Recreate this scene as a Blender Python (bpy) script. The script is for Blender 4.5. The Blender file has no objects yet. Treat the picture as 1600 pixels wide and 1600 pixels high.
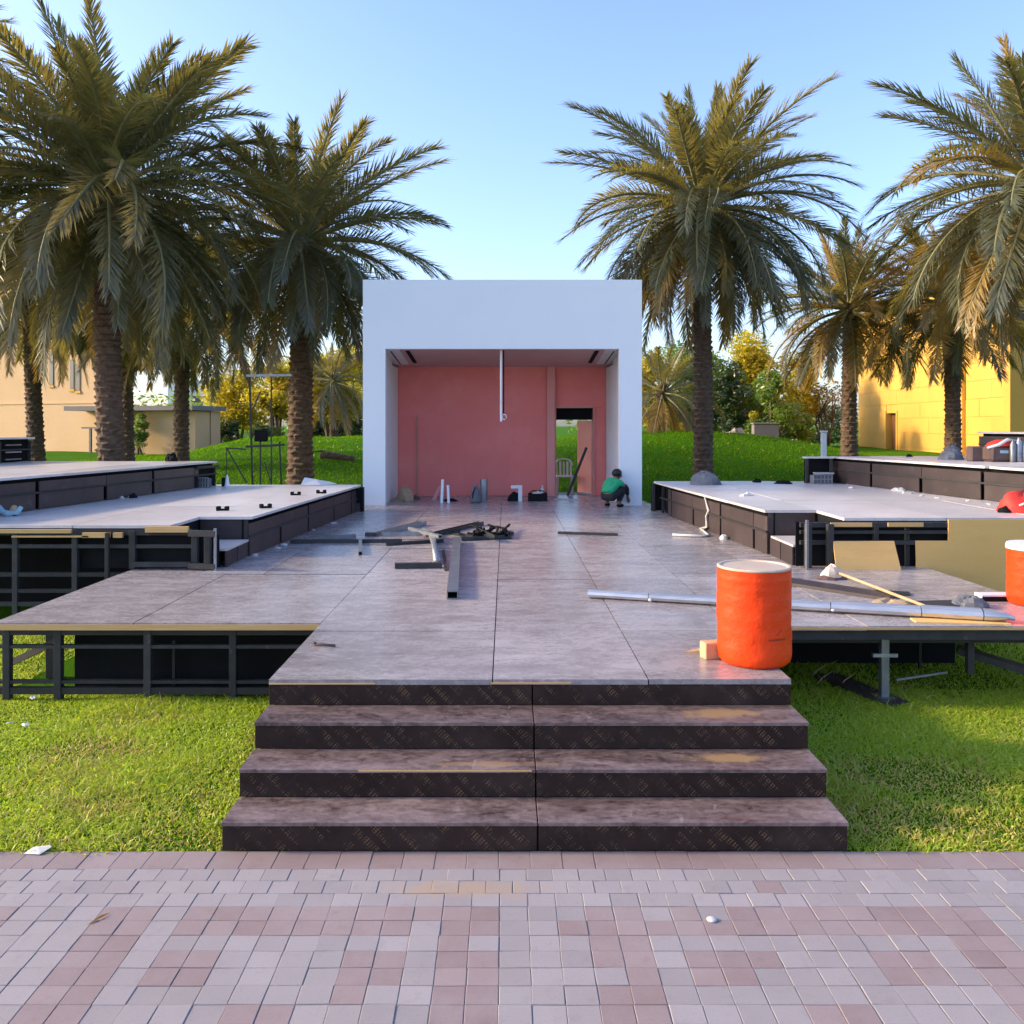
import bpy, bmesh, math, random
import numpy as np
from mathutils import Vector, Matrix, Euler

random.seed(7)
rng = np.random.default_rng(7)
SC = bpy.context.scene
COL = SC.collection
R = math.radians

# ------------------------------------------------------------------ camera, sky, sun, exposure
CX, HY, F, H = 790.0, 665.0, 1330.0, 2.45      # principal point, horizon row, focal (px of 1600), eye height
cam_d = bpy.data.cameras.new('camera')
cam = bpy.data.objects.new('camera', cam_d)
COL.objects.link(cam)
cam.location = (0, 0, H)
cam.rotation_euler = (R(90), 0, 0)
cam_d.sensor_width = 36.0
cam_d.lens = 36.0 * F / 1600.0
cam_d.shift_x = (800 - CX) / 1600.0
cam_d.shift_y = -(800 - HY) / 1600.0
cam_d.clip_start = 0.05
cam_d.clip_end = 3000
SC.camera = cam

SUN_AZ, SUN_EL = -88.5, 22.5                     # azimuth from +Y towards +X, elevation
world = bpy.data.worlds.new('World')
SC.world = world
world.use_nodes = True
wn = world.node_tree
wn.nodes.clear()
w_out = wn.nodes.new('ShaderNodeOutputWorld')
w_bg = wn.nodes.new('ShaderNodeBackground')
w_sky = wn.nodes.new('ShaderNodeTexSky')
w_sky.sky_type = 'NISHITA'
w_sky.sun_disc = False
w_sky.sun_elevation = R(SUN_EL)
w_sky.sun_rotation = R(SUN_AZ)
w_sky.altitude = 0
w_sky.air_density = 1.0
w_sky.dust_density = 1.9
w_sky.ozone_density = 1.0
w_bg.inputs[1].default_value = 0.15
w_mul = wn.nodes.new('ShaderNodeMix')
w_mul.data_type = 'RGBA'; w_mul.blend_type = 'MULTIPLY'
w_mul.inputs[0].default_value = 1.0
w_mul.inputs[7].default_value = (0.88, 0.945, 1.19, 1)      # overall colour balance of the whole sky, bluer
wn.links.new(w_sky.outputs[0], w_mul.inputs[6])
wn.links.new(w_mul.outputs[2], w_bg.inputs[0])
wn.links.new(w_bg.outputs[0], w_out.inputs[0])

sun_d = bpy.data.lights.new('sun', 'SUN')
sun_d.energy = 2.35
sun_d.angle = R(5.0)
sun_d.color = (1.0, 0.79, 0.46)
sun = bpy.data.objects.new('sun', sun_d)
COL.objects.link(sun)
to_sun = Vector((math.sin(R(SUN_AZ)) * math.cos(R(SUN_EL)), math.cos(R(SUN_AZ)) * math.cos(R(SUN_EL)), math.sin(R(SUN_EL))))
sun.rotation_euler = to_sun.to_track_quat('Z', 'Y').to_euler()
sun.location = to_sun * 60

vs = SC.view_settings
vs.view_transform = 'Standard'
vs.look = 'None'
vs.exposure = 1.3
vs.gamma = 1.0
vs.use_curve_mapping = False

# ------------------------------------------------------------------ helpers
def at(x, y, Y):
    return Vector(((x - CX) * Y / F, Y, H - (y - HY) * Y / F))

def on(x, y, z):
    Y = F * (H - z) / (y - HY)
    return Vector(((x - CX) * Y / F, Y, z))

def tag(o, label=None, cat=None, group=None, kind=None):
    if label: o['label'] = label
    if cat: o['category'] = cat
    if group: o['group'] = group
    if kind: o['kind'] = kind
    return o

def empty(name, loc=(0, 0, 0), rz=0.0, label=None, cat=None, group=None):
    o = bpy.data.objects.new(name, None)
    o.empty_display_size = 0.1
    o.location = loc
    o.rotation_euler = (0, 0, rz)
    COL.objects.link(o)
    return tag(o, label, cat, group)

def link(name, mesh, parent=None, loc=None, rot=None, scale=None):
    o = bpy.data.objects.new(name, mesh)
    COL.objects.link(o)
    if parent is not None:
        o.parent = parent
    if loc is not None: o.location = loc
    if rot is not None: o.rotation_euler = rot
    if scale is not None: o.scale = scale
    return o

class MB:
    """collects geometry for ONE mesh (coordinates are local to the parent)"""
    def __init__(s):
        s.v = []; s.f = []; s.m = []
    def add(s, vs_, fs, mi=0):
        b = len(s.v)
        s.v += [tuple(p) for p in vs_]
        s.f += [tuple(i + b for i in f) for f in fs]
        s.m += [mi] * len(fs)
        return s
    def box(s, x0, x1, y0, y1, z0, z1, mi=0, ch=0.0):
        if ch <= 0:
            v = [(x, y, z) for z in (z0, z1) for y in (y0, y1) for x in (x0, x1)]
            return s.add(v, [(0, 2, 3, 1), (4, 5, 7, 6), (0, 1, 5, 4), (2, 6, 7, 3), (0, 4, 6, 2), (1, 3, 7, 5)], mi)
        bm = bmesh.new()
        bmesh.ops.create_cube(bm, size=1)
        for q in bm.verts:
            q.co = Vector(((x0 + x1) / 2 + q.co.x * (x1 - x0), (y0 + y1) / 2 + q.co.y * (y1 - y0), (z0 + z1) / 2 + q.co.z * (z1 - z0)))
        bmesh.ops.bevel(bm, geom=bm.edges[:], offset=ch, segments=1, affect='EDGES')
        bm.verts.index_update()
        s.add([q.co[:] for q in bm.verts], [[q.index for q in f.verts] for f in bm.faces], mi)
        bm.free()
        return s
    def prism(s, poly, z0, z1, mi=0):
        n = len(poly)
        v = [(p[0], p[1], z0) for p in poly] + [(p[0], p[1], z1) for p in poly]
        a = sum(poly[i][0] * poly[(i + 1) % n][1] - poly[(i + 1) % n][0] * poly[i][1] for i in range(n))
        top = tuple(range(n, 2 * n)); bot = tuple(range(n - 1, -1, -1))
        sides = [(i, (i + 1) % n, n + (i + 1) % n, n + i) for i in range(n)]
        fs = [top, bot] + sides
        if a < 0: fs = [tuple(reversed(f)) for f in fs]
        return s.add(v, fs, mi)
    def extrude(s, prof, p0, p1, up=(0, 0, 1), mi=0, hole=None):
        """profile (u,v) swept p0->p1"""
        p0, p1 = Vector(p0), Vector(p1)
        d = (p1 - p0).normalized(); up = Vector(up)
        if abs(d.dot(up)) > 0.98: up = Vector((0, 1, 0))
        u = d.cross(up).normalized(); w = u.cross(d).normalized()
        n = len(prof)
        v = [p + u * a + w * b for p in (p0, p1) for a, b in prof]
        fs = [(i, n + i, n + (i + 1) % n, (i + 1) % n) for i in range(n)]
        if hole is None:
            fs += [tuple(range(n)), tuple(range(2 * n - 1, n - 1, -1))]
            return s.add(v, fs, mi)
        v += [p + u * a + w * b for p in (p0, p1) for a, b in hole]
        o = 2 * n
        fs += [(o + i, o + (i + 1) % n, o + n + (i + 1) % n, o + n + i) for i in range(n)]
        fs += [(i, (i + 1) % n, o + (i + 1) % n, o + i) for i in range(n)]
        fs += [(n + (i + 1) % n, n + i, o + n + i, o + n + (i + 1) % n) for i in range(n)]
        return s.add(v, fs, mi)
    def bar(s, p0, p1, w, h=None, mi=0, up=(0, 0, 1)):
        h = w if h is None else h
        a, b = w / 2, h / 2
        return s.extrude([(-a, -b), (a, -b), (a, b), (-a, b)], p0, p1, up, mi)
    def rod(s, p0, p1, r, n=10, mi=0):
        return s.extrude([(r * math.cos(2 * math.pi * i / n), r * math.sin(2 * math.pi * i / n)) for i in range(n)], p0, p1, (0, 0, 1), mi)
    def tube(s, pts, rad, n=8, mi=0, cap=True):
        pts = [Vector(p) for p in pts]
        rad = rad if isinstance(rad, (list, tuple)) else [rad] * len(pts)
        v = []; fs = []
        for k, p in enumerate(pts):
            d = (pts[min(k + 1, len(pts) - 1)] - pts[max(k - 1, 0)]).normalized()
            ref = Vector((0, 0, 1)) if abs(d.z) < 0.9 else Vector((1, 0, 0))
            u = d.cross(ref).normalized(); w = u.cross(d).normalized()
            for i in range(n):
                t = 2 * math.pi * i / n
                v.append(p + (u * math.cos(t) + w * math.sin(t)) * rad[k])
        for k in range(len(pts) - 1):
            for i in range(n):
                fs.append((k * n + i, (k + 1) * n + i, (k + 1) * n + (i + 1) % n, k * n + (i + 1) % n))
        if cap:
            fs.append(tuple(range(n))); fs.append(tuple(range(len(pts) * n - 1, (len(pts) - 1) * n - 1, -1)))
        return s.add(v, fs, mi)
    def lathe(s, prof, c=(0, 0, 0), n=28, mi=0, wob=None):
        v = []; fs = []
        for k, (r, z) in enumerate(prof):
            for i in range(n):
                t = 2 * math.pi * i / n
                rr = r * (1 + (wob(t, z) if wob else 0))
                v.append((c[0] + rr * math.cos(t), c[1] + rr * math.sin(t), c[2] + z))
        for k in range(len(prof) - 1):
            for i in range(n):
                fs.append((k * n + i, k * n + (i + 1) % n, (k + 1) * n + (i + 1) % n, (k + 1) * n + i))
        if prof[0][0] > 1e-5: fs.append(tuple(range(n - 1, -1, -1)))
        if prof[-1][0] > 1e-5: fs.append(tuple(range((len(prof) - 1) * n, len(prof) * n)))
        return s.add(v, fs, mi)
    def lump(s, c, r, n=(14, 8), amp=0.25, seed=0, flat=True, mi=0):
        """an uneven cloth-like heap"""
        q = random.Random(seed)
        ph = [q.uniform(0, 6.28) for _ in range(6)]
        v = []; fs = []
        for j in range(n[1] + 1):
            t = math.pi * (0.5 * j / n[1] if flat else j / n[1])
            for i in range(n[0]):
                a = 2 * math.pi * i / n[0]
                k = 1 + amp * (math.sin(2 * a + ph[0] + 2 * t) * .5 + math.sin(3 * a + ph[1] - 3 * t) * .4 + math.sin(5 * a + ph[2] + 5 * t) * .3)
                v.append((c[0] + r[0] * k * math.sin(t) * math.cos(a), c[1] + r[1] * k * math.sin(t) * math.sin(a), c[2] + r[2] * (k if flat else 1) * math.cos(t)))
        for j in range(n[1]):
            for i in range(n[0]):
                fs.append((j * n[0] + i, (j + 1) * n[0] + i, (j + 1) * n[0] + (i + 1) % n[0], j * n[0] + (i + 1) % n[0]))
        return s.add(v, fs, mi)
    def mesh(s, name, mats, smooth=False):
        me = bpy.data.meshes.new(name)
        me.from_pydata(s.v, [], s.f)
        mats = mats if isinstance(mats, (list, tuple)) else [mats]
        for m in mats: me.materials.append(m)
        if len(mats) > 1: me.polygons.foreach_set('material_index', s.m)
        if smooth: me.polygons.foreach_set('use_smooth', [True] * len(me.polygons))
        me.update()
        return me
    def build(s, name, mats, parent=None, smooth=False):
        return link(name, s.mesh(name, mats, smooth), parent)

def auto_smooth(o, ang=40):
    me = o.data
    me.polygons.foreach_set('use_smooth', [True] * len(me.polygons))
    me.set_sharp_from_angle(angle=R(ang))

# ------------------------------------------------------------------ materials
def new_mat(name):
    m = bpy.data.materials.new(name)
    m.use_nodes = True
    nt = m.node_tree
    return m, nt, nt.nodes['Principled BSDF'], nt.nodes['Material Output']

def nd(nt, t, **kw):
    n = nt.nodes.new(t)
    for k, v in kw.items(): setattr(n, k, v)
    return n

def val(nt, op, a, b=None, c=None, clamp=False):
    n = nd(nt, 'ShaderNodeMath', operation=op, use_clamp=clamp)
    for i, x in enumerate((a, b, c)):
        if x is None: continue
        if isinstance(x, (int, float)): n.inputs[i].default_value = x
        else: nt.links.new(x, n.inputs[i])
    return n.outputs[0]

def mixc(nt, fac, a, b, blend='MIX'):
    n = nd(nt, 'ShaderNodeMix', data_type='RGBA', blend_type=blend)
    for i, x in ((0, fac), (6, a), (7, b)):
        if isinstance(x, (int, float)): n.inputs[i].default_value = x
        elif isinstance(x, (tuple, list)): n.inputs[i].default_value = (*x, 1) if len(x) == 3 else x
        else: nt.links.new(x, n.inputs[i])
    return n.outputs[2]

def noise(nt, vec, scale, detail=5, rough=0.6, dist=0.0):
    n = nd(nt, 'ShaderNodeTexNoise')
    n.inputs['Scale'].default_value = scale
    n.inputs['Detail'].default_value = detail
    n.inputs['Roughness'].default_value = rough
    n.inputs['Distortion'].default_value = dist
    if vec is not None: nt.links.new(vec, n.inputs['Vector'])
    return n.outputs[0]

def ramp(nt, fac, lo, hi):
    n = nd(nt, 'ShaderNodeMapRange', clamp=True)
    n.inputs[1].default_value = lo; n.inputs[2].default_value = hi
    nt.links.new(fac, n.inputs[0])
    return n.outputs[0]

def coords(nt, kind='World', scale=(1, 1, 1), rot=(0, 0, 0)):
    if kind == 'World':
        src = nd(nt, 'ShaderNodeNewGeometry').outputs['Position']
    else:
        src = nd(nt, 'ShaderNodeTexCoord').outputs['Object']
    mp = nd(nt, 'ShaderNodeMapping')
    mp.inputs['Scale'].default_value = scale
    mp.inputs['Rotation'].default_value = rot
    nt.links.new(src, mp.inputs['Vector'])
    return mp.outputs[0]

def bump(nt, bs, h, strength=0.3, dist=0.01):
    b = nd(nt, 'ShaderNodeBump')
    b.inputs['Strength'].default_value = strength
    b.inputs['Distance'].default_value = dist
    nt.links.new(h, b.inputs['Height'])
    nt.links.new(b.outputs[0], bs.inputs['Normal'])

def pm(name, c1, c2, scale=4, rough=(0.5, 0.7), bmp=0.2, bdist=0.004, fine=40, metal=0.0, stretch=(1, 1, 1), rand=0.12, coord='World', spec=0.5, dirt=None):
    """general procedural surface: two tones by noise, fine relief, per-object variation"""
    m, nt, bs, out = new_mat(name)
    v = coords(nt, coord, stretch)
    a = ramp(nt, noise(nt, v, scale, 6), 0.3, 0.7)
    col = mixc(nt, a, c1, c2)
    f = noise(nt, v, fine, 4)
    col = mixc(nt, val(nt, 'MULTIPLY', f, 0.35), col, tuple(x * 0.55 for x in c1))
    if dirt:
        dm = ramp(nt, noise(nt, v, dirt[1], 7, 0.7), dirt[2], dirt[3])
        col = mixc(nt, dm, col, dirt[0])
    oi = nd(nt, 'ShaderNodeObjectInfo')
    hs = nd(nt, 'ShaderNodeHueSaturation')
    nt.links.new(col, hs.inputs['Color'])
    nt.links.new(val(nt, 'MULTIPLY_ADD', oi.outputs['Random'], 2 * rand, 1 - rand), hs.inputs['Value'])
    nt.links.new(hs.outputs[0], bs.inputs['Base Color'])
    rr = nd(nt, 'ShaderNodeMapRange')
    rr.inputs[3].default_value, rr.inputs[4].default_value = rough
    nt.links.new(noise(nt, v, scale * 2.3, 4), rr.inputs[0])
    nt.links.new(rr.outputs[0], bs.inputs['Roughness'])
    bs.inputs['Metallic'].default_value = metal
    bs.inputs['Specular IOR Level'].default_value = spec
    if bmp: bump(nt, bs, f, bmp, bdist)
    return m

def patch_mask(nt, c, r, edge=0.5, nscale=6):
    pos = nd(nt, 'ShaderNodeNewGeometry').outputs['Position']
    mp = nd(nt, 'ShaderNodeVectorMath', operation='SUBTRACT'); mp.inputs[1].default_value = c
    nt.links.new(pos, mp.inputs[0])
    dv = nd(nt, 'ShaderNodeVectorMath', operation='DIVIDE'); dv.inputs[1].default_value = r
    nt.links.new(mp.outputs[0], dv.inputs[0])
    ln = nd(nt, 'ShaderNodeVectorMath', operation='LENGTH')
    nt.links.new(dv.outputs[0], ln.inputs[0])
    nz = noise(nt, pos, nscale, 6, 0.7)
    s = val(nt, 'ADD', ln.outputs['Value'], val(nt, 'MULTIPLY_ADD', nz, 2.4, -1.2))
    n = nd(nt, 'ShaderNodeMapRange', clamp=True)
    n.inputs[1].default_value = 1.0; n.inputs[2].default_value = 1.0 - edge
    nt.links.new(s, n.inputs[0])
    return n.outputs[0]

def deck_mat(name, base, dust, dust_lo, dust_hi, rough=(0.28, 0.5), tint_patches=()):
    """film-faced plywood: dark brown film, pale dust dragged over it, scuffs"""
    m, nt, bs, out = new_mat(name)
    v = coords(nt, 'World')
    vx = coords(nt, 'World', (0.55, 1.6, 1), (0, 0, 0.25))
    big = noise(nt, v, 0.7, 5, 0.65)
    med = noise(nt, vx, 3.1, 8, 0.75, 0.8)
    fin = noise(nt, v, 26, 6, 0.7)
    n9 = noise(nt, coords(nt, 'World', (.8, 1.5, 1), (0, 0, -.2)), 10, 6, 0.7, 1.2)
    d = val(nt, 'ADD', val(nt, 'ADD', val(nt, 'MULTIPLY', big, 0.4), val(nt, 'MULTIPLY', n9, 0.45)), val(nt, 'ADD', val(nt, 'MULTIPLY', med, 0.6), val(nt, 'MULTIPLY', fin, 0.3)))
    dm = ramp(nt, d, dust_lo, dust_hi)
    col = mixc(nt, dm, base, dust)
    vw = coords(nt, 'World', (1.1, 0.25, 1), (0, 0, 0.9))
    sc_ = ramp(nt, noise(nt, vw, 9, 5, 0.6, 2.2), 0.66, 0.72)
    col = mixc(nt, val(nt, 'MULTIPLY', sc_, 0.35), col, (0.42, 0.38, 0.36))
    dk = ramp(nt, noise(nt, v, 1.7, 7, 0.75, 1.5), 0.60, 0.72)
    col = mixc(nt, val(nt, 'MULTIPLY', dk, 0.45), col, tuple(x * 0.55 for x in base))
    for c, r, cc, k in tint_patches:
        col = mixc(nt, val(nt, 'MULTIPLY', patch_mask(nt, c, r), k), col, cc)  # tinted ellipses with noisy edges
    oi = nd(nt, 'ShaderNodeObjectInfo')
    hs = nd(nt, 'ShaderNodeHueSaturation')
    nt.links.new(col, hs.inputs['Color'])
    nt.links.new(val(nt, 'MULTIPLY_ADD', oi.outputs['Random'], 0.3, 0.85), hs.inputs['Value'])
    nt.links.new(hs.outputs[0], bs.inputs['Base Color'])
    rr = nd(nt, 'ShaderNodeMapRange')
    rr.inputs[3].default_value, rr.inputs[4].default_value = rough
    nt.links.new(val(nt, 'ADD', val(nt, 'MULTIPLY', dm, 0.5), val(nt, 'MULTIPLY', med, 0.5)), rr.inputs[0])
    nt.links.new(rr.outputs[0], bs.inputs['Roughness'])
    bump(nt, bs, val(nt, 'ADD', fin, val(nt, 'MULTIPLY', big, 6)), 0.18, 0.004)
    return m

def riser_mat():
    """dark film ply with a printed lattice of short diagonal dashes"""
    m, nt, bs, out = new_mat('riser_film')
    base = mixc(nt, ramp(nt, noise(nt, coords(nt), 5, 6), .3, .7), (0.018, 0.010, 0.008), (0.036, 0.020, 0.016))
    tc = nd(nt, 'ShaderNodeNewGeometry').outputs['Position']
    sx = nd(nt, 'ShaderNodeSeparateXYZ'); nt.links.new(tc, sx.inputs[0])
    x, z = sx.outputs[0], sx.outputs[2]
    u = val(nt, 'ADD', x, z); w = val(nt, 'SUBTRACT', x, z)
    def lines(a, b, p, seg):
        fa = val(nt, 'FRACT', val(nt, 'DIVIDE', a, p))
        la = val(nt, 'LESS_THAN', fa, 0.16)
        fb = val(nt, 'FRACT', val(nt, 'DIVIDE', b, seg))
        lb = val(nt, 'LESS_THAN', fb, 0.55)
        return val(nt, 'MULTIPLY', la, lb)
    g = val(nt, 'MAXIMUM', lines(u, w, 0.021, 0.055), lines(w, u, 0.027, 0.11))
    patch = ramp(nt, noise(nt, coords(nt, 'World', (1, 1, 1)), 9, 3), 0.46, 0.6)
    pt2 = val(nt, 'LESS_THAN', val(nt, 'FRACT', val(nt, 'DIVIDE', u, 0.13)), 0.6)
    g = val(nt, 'MULTIPLY', val(nt, 'MULTIPLY', g, patch), pt2)
    col = mixc(nt, val(nt, 'MULTIPLY', g, 0.75), base, (0.26, 0.15, 0.08))
    du = ramp(nt, noise(nt, coords(nt), 2.2, 6), .5, .8)
    col = mixc(nt, val(nt, 'MULTIPLY', du, .12), col, (.2, .16, .14))
    nt.links.new(col, bs.inputs['Base Color'])
    bs.inputs['Roughness'].default_value = 0.6
    bs.inputs['Specular IOR Level'].default_value = 0.2
    bump(nt, bs, noise(nt, coords(nt), 60, 4), 0.1, 0.002)
    return m

def leaf_mat(name, c1, c2, ctrans, tr=0.4, gloss=0.12, rand=0.3):
    m, nt, bs, out = new_mat(name)
    nt.nodes.remove(bs)
    oi = nd(nt, 'ShaderNodeObjectInfo')
    geo = nd(nt, 'ShaderNodeNewGeometry')
    k = val(nt, 'FRACT', val(nt, 'ADD', oi.outputs['Random'], val(nt, 'MULTIPLY', geo.outputs['Random Per Island'], 0.6)))
    col = mixc(nt, k, c1, c2)
    hs = nd(nt, 'ShaderNodeHueSaturation')
    nt.links.new(col, hs.inputs['Color'])
    nt.links.new(val(nt, 'MULTIPLY_ADD', geo.outputs['Random Per Island'], 2 * rand, 1 - rand), hs.inputs['Value'])
    d = nd(nt, 'ShaderNodeBsdfDiffuse'); nt.links.new(hs.outputs[0], d.inputs[0])
    t = nd(nt, 'ShaderNodeBsdfTranslucent'); t.inputs[0].default_value = (*ctrans, 1)
    g = nd(nt, 'ShaderNodeBsdfGlossy'); g.inputs[0].default_value = (1, 1, 1, 1); g.inputs[1].default_value = 0.42
    m1 = nd(nt, 'ShaderNodeMixShader'); m1.inputs[0].default_value = tr
    nt.links.new(d.outputs[0], m1.inputs[1]); nt.links.new(t.outputs[0], m1.inputs[2])
    m2 = nd(nt, 'ShaderNodeMixShader'); m2.inputs[0].default_value = gloss
    nt.links.new(m1.outputs[0], m2.inputs[1]); nt.links.new(g.outputs[0], m2.inputs[2])
    nt.links.new(m2.outputs[0], out.inputs[0])
    return m

def paver_mat(name, c1, c2):
    m, nt, bs, out = new_mat(name)
    v = coords(nt)
    oi = nd(nt, 'ShaderNodeObjectInfo'); geo = nd(nt, 'ShaderNodeNewGeometry')
    k = val(nt, 'FRACT', val(nt, 'ADD', val(nt, 'MULTIPLY', oi.outputs['Random'], 7.3), geo.outputs['Random Per Island']))
    col = mixc(nt, k, c1, c2)
    col = mixc(nt, val(nt, 'MULTIPLY', ramp(nt, noise(nt, v, 1.3, 6, .7), .4, .75), .5), col, (0.37, 0.325, 0.32))
    col = mixc(nt, val(nt, 'MULTIPLY', ramp(nt, noise(nt, v, .8, 5, .7), .45, .7), .45), col, tuple((a + b) * .5 for a, b in zip(c1, (.30, .235, .225))))
    sp = noise(nt, v, 120, 3, .7)
    col = mixc(nt, val(nt, 'MULTIPLY', ramp(nt, sp, .55, .8), .5), col, tuple(x * .45 for x in c1))
    col = mixc(nt, val(nt, 'MULTIPLY', ramp(nt, noise(nt, v, 9, 6, .75), .55, .75), .35), col, tuple(x * .6 for x in c1))
    col = mixc(nt, val(nt, 'MULTIPLY', patch_mask(nt, (-.22, 4.50, 0), (.55, .10, 1), .8, 9), .55), col, (.42, .27, .14))  # tan streak at a fixed spot on the pavers
    nt.links.new(col, bs.inputs['Base Color'])
    bs.inputs['Roughness'].default_value = 0.72
    bump(nt, bs, noise(nt, v, 170, 5, .7), 0.35, 0.003)
    return m

M = {}
M['deck_near'] = deck_mat('deck_near', (0.165, 0.132, 0.130), (0.44, 0.395, 0.392), 0.66, 1.06, (0.15, 0.38))
M['deck_lvl'] = deck_mat('deck_side', (0.46, 0.41, 0.395), (0.66, 0.61, 0.59), 0.66, 1.02, (0.25, 0.45))
M['tread'] = deck_mat('tread', (0.048, 0.028, 0.025), (0.27, 0.195, 0.185), 0.74, 1.04, (0.30, 0.5),
    [((1.43, 5.70, .52), (.34, .10, 1), (.36, .22, .10), .85), ((1.40, 5.37, .35), (.24, .09, 1), (.36, .22, .10), .8), ((-.1, 5.28, .35), (.5, .05, 1), (.36, .22, .10), .5)])  # warm tan patches at fixed spots on the treads
M['riser'] = riser_mat()
M['clad'] = pm('clad_film', (0.038, 0.025, 0.024), (0.064, 0.043, 0.041), 2.5, (.4, .6), .08, fine=60, rand=.18, dirt=((.13, .11, .105), 3.5, .58, .9))
M['black'] = pm('matt_black', (0.006, 0.006, 0.007), (0.010, 0.010, 0.011), 3, (.8, .95), .1, spec=.2)
M['steel_black'] = pm('black_steel', (0.028, 0.028, 0.030), (0.05, 0.047, 0.045), 6, (.5, .7), .12, rand=.25, spec=.3, dirt=((.16, .14, .13), 9, .62, .8))
M['ply_edge'] = pm('raw_ply_edge', (0.60, 0.34, 0.11), (0.72, 0.46, 0.19), 3, (.6, .8), .1, stretch=(.6, 1, 14))
M['ply'] = pm('raw_plywood', (0.74, 0.42, 0.125), (0.82, 0.50, 0.17), 1.2, (.55, .75), .08, stretch=(.5, 1, 3), dirt=((.62, .34, .10), 2, .56, .8), rand=.06)
M['white'] = pm('white_paint', (0.84, 0.86, 0.885), (0.87, 0.885, 0.905), 1.2, (.5, .65), .05, fine=90, rand=.01, dirt=((.66, .66, .66), 1.6, .62, .95))
M['white_in'] = pm('white_board', (0.76, 0.75, 0.75), (0.82, 0.81, 0.80), 2, (.6, .8), .06, rand=.05, dirt=((.45, .40, .37), 3, .58, .85))
M['red_wall'] = pm('red_paint', (0.84, 0.20, 0.175), (0.88, 0.24, 0.21), 1.1, (.55, .8), .08, rand=.03, dirt=((.84, .28, .25), 1.2, .5, .9))
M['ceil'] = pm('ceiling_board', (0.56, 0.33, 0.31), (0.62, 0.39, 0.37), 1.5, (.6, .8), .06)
M['red_door'] = pm('red_door_paint', (0.66, 0.24, 0.21), (0.72, 0.29, 0.25), 2, (.5, .7), .08)
M['silver'] = pm('mill_aluminium', (0.55, 0.55, 0.56), (0.72, 0.71, 0.71), 5, (.3, .5), .06, metal=.75, rand=.1, stretch=(.4, 3, 3), dirt=((.25, .23, .22), 7, .62, .8))
M['galv'] = pm('galvanised_steel', (0.22, 0.23, 0.25), (0.36, 0.37, 0.39), 9, (.32, .55), .08, metal=.7, rand=.25, coord='Object')
M['dark_steel'] = pm('dark_steel', (0.035, 0.036, 0.04), (0.085, 0.085, 0.09), 8, (.3, .5), .1, metal=.4, rand=.4)
M['orange'] = pm('orange_plastic', (0.80, 0.050, 0.004), (0.86, 0.068, 0.006), 2.5, (.38, .55), .5, .02, fine=11, spec=.25, coord='Object', rand=.02, dirt=((.62, .06, .02), 4, .6, .85))
M['lid'] = pm('cream_lid', (0.58, 0.44, 0.33), (0.70, 0.58, 0.46), 4, (.45, .7), .08, dirt=((.5, .3, .2), 5, .58, .8))
M['red_bag'] = pm('red_fabric', (0.70, 0.03, 0.02), (0.80, 0.05, 0.03), 5, (.6, .8), .3)
M['brown_bag'] = pm('brown_fabric', (0.10, 0.06, 0.055), (0.16, 0.10, 0.09), 5, (.7, .9), .3)
M['grey_cloth'] = pm('grey_cloth', (0.10, 0.105, 0.12), (0.17, 0.175, 0.19), 6, (.8, .95), .4)
M['white_plastic'] = pm('white_plastic', (0.75, 0.76, 0.78), (0.85, 0.85, 0.86), 5, (.35, .5), .1)
M['paper'] = pm('paper', (0.55, 0.53, 0.51), (0.66, 0.64, 0.61), 6, (.8, .95), .2)
M['timber'] = pm('timber', (0.46, 0.29, 0.14), (0.58, 0.40, 0.22), 4, (.6, .8), .15, stretch=(6, 1, 6))
M['card'] = pm('cardboard', (0.40, 0.27, 0.16), (0.48, 0.33, 0.2), 4, (.7, .9), .1)
M['blue_plastic'] = pm('pale_blue_plastic', (0.28, 0.45, 0.55), (0.45, 0.6, 0.68), 6, (.3, .5), .1)
M['skin'] = pm('skin', (0.20, 0.11, 0.07), (0.26, 0.145, 0.095), 9, (.5, .6), .05)
M['green_top'] = pm('green_shirt', (0.015, 0.36, 0.15), (0.03, 0.44, 0.2), 8, (.7, .9), .3)
M['black_wear'] = pm('black_trousers', (0.008, 0.009, 0.012), (0.018, 0.018, 0.022), 8, (.7, .9), .3)
M['hair'] = pm('black_hair', (0.006, 0.005, 0.005), (0.015, 0.013, 0.012), 20, (.4, .6), .4)
M['sand_wall'] = pm('sand_render', (0.62, 0.39, 0.20), (0.68, 0.44, 0.24), .5, (.7, .9), .15, fine=12, rand=.06, dirt=((.60, .39, .23), .8, .55, .85))
M['sand_block'] = pm('sand_block', (0.70, 0.365, 0.055), (0.76, 0.41, 0.068), .5, (.7, .9), .15, fine=12, rand=.05)
M['roof_slab'] = pm('roof_slab', (0.20, 0.17, 0.15), (0.26, 0.22, 0.2), 1, (.6, .8), .1)
M['dark_wood'] = pm('door_wood', (0.14, 0.055, 0.018), (0.20, 0.08, 0.028), 3, (.5, .7), .1, stretch=(6, 6, .6))
M['stone'] = pm('stone', (0.36, 0.28, 0.21), (0.48, 0.39, 0.3), 2, (.8, .95), .5, fine=14)
M['glass'] = pm('window_glass', (0.05, 0.06, 0.07), (0.07, 0.08, 0.09), 1, (.05, .1), 0)
M['trunk'] = pm('palm_trunk', (0.075, 0.042, 0.028), (0.20, 0.125, 0.082), 7, (.8, .95), .6, .02, fine=22, stretch=(1, 1, 2.2), rand=.12)
M['bark'] = pm('bark', (0.10, 0.07, 0.05), (0.19, 0.135, 0.09), 4, (.8, .95), .5, .02, fine=14, stretch=(2, 2, .6))
M['frond'] = leaf_mat('palm_leaflet', (0.066, 0.083, 0.058), (0.118, 0.132, 0.088), (0.46, 0.36, 0.06), .40, .045)
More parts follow.
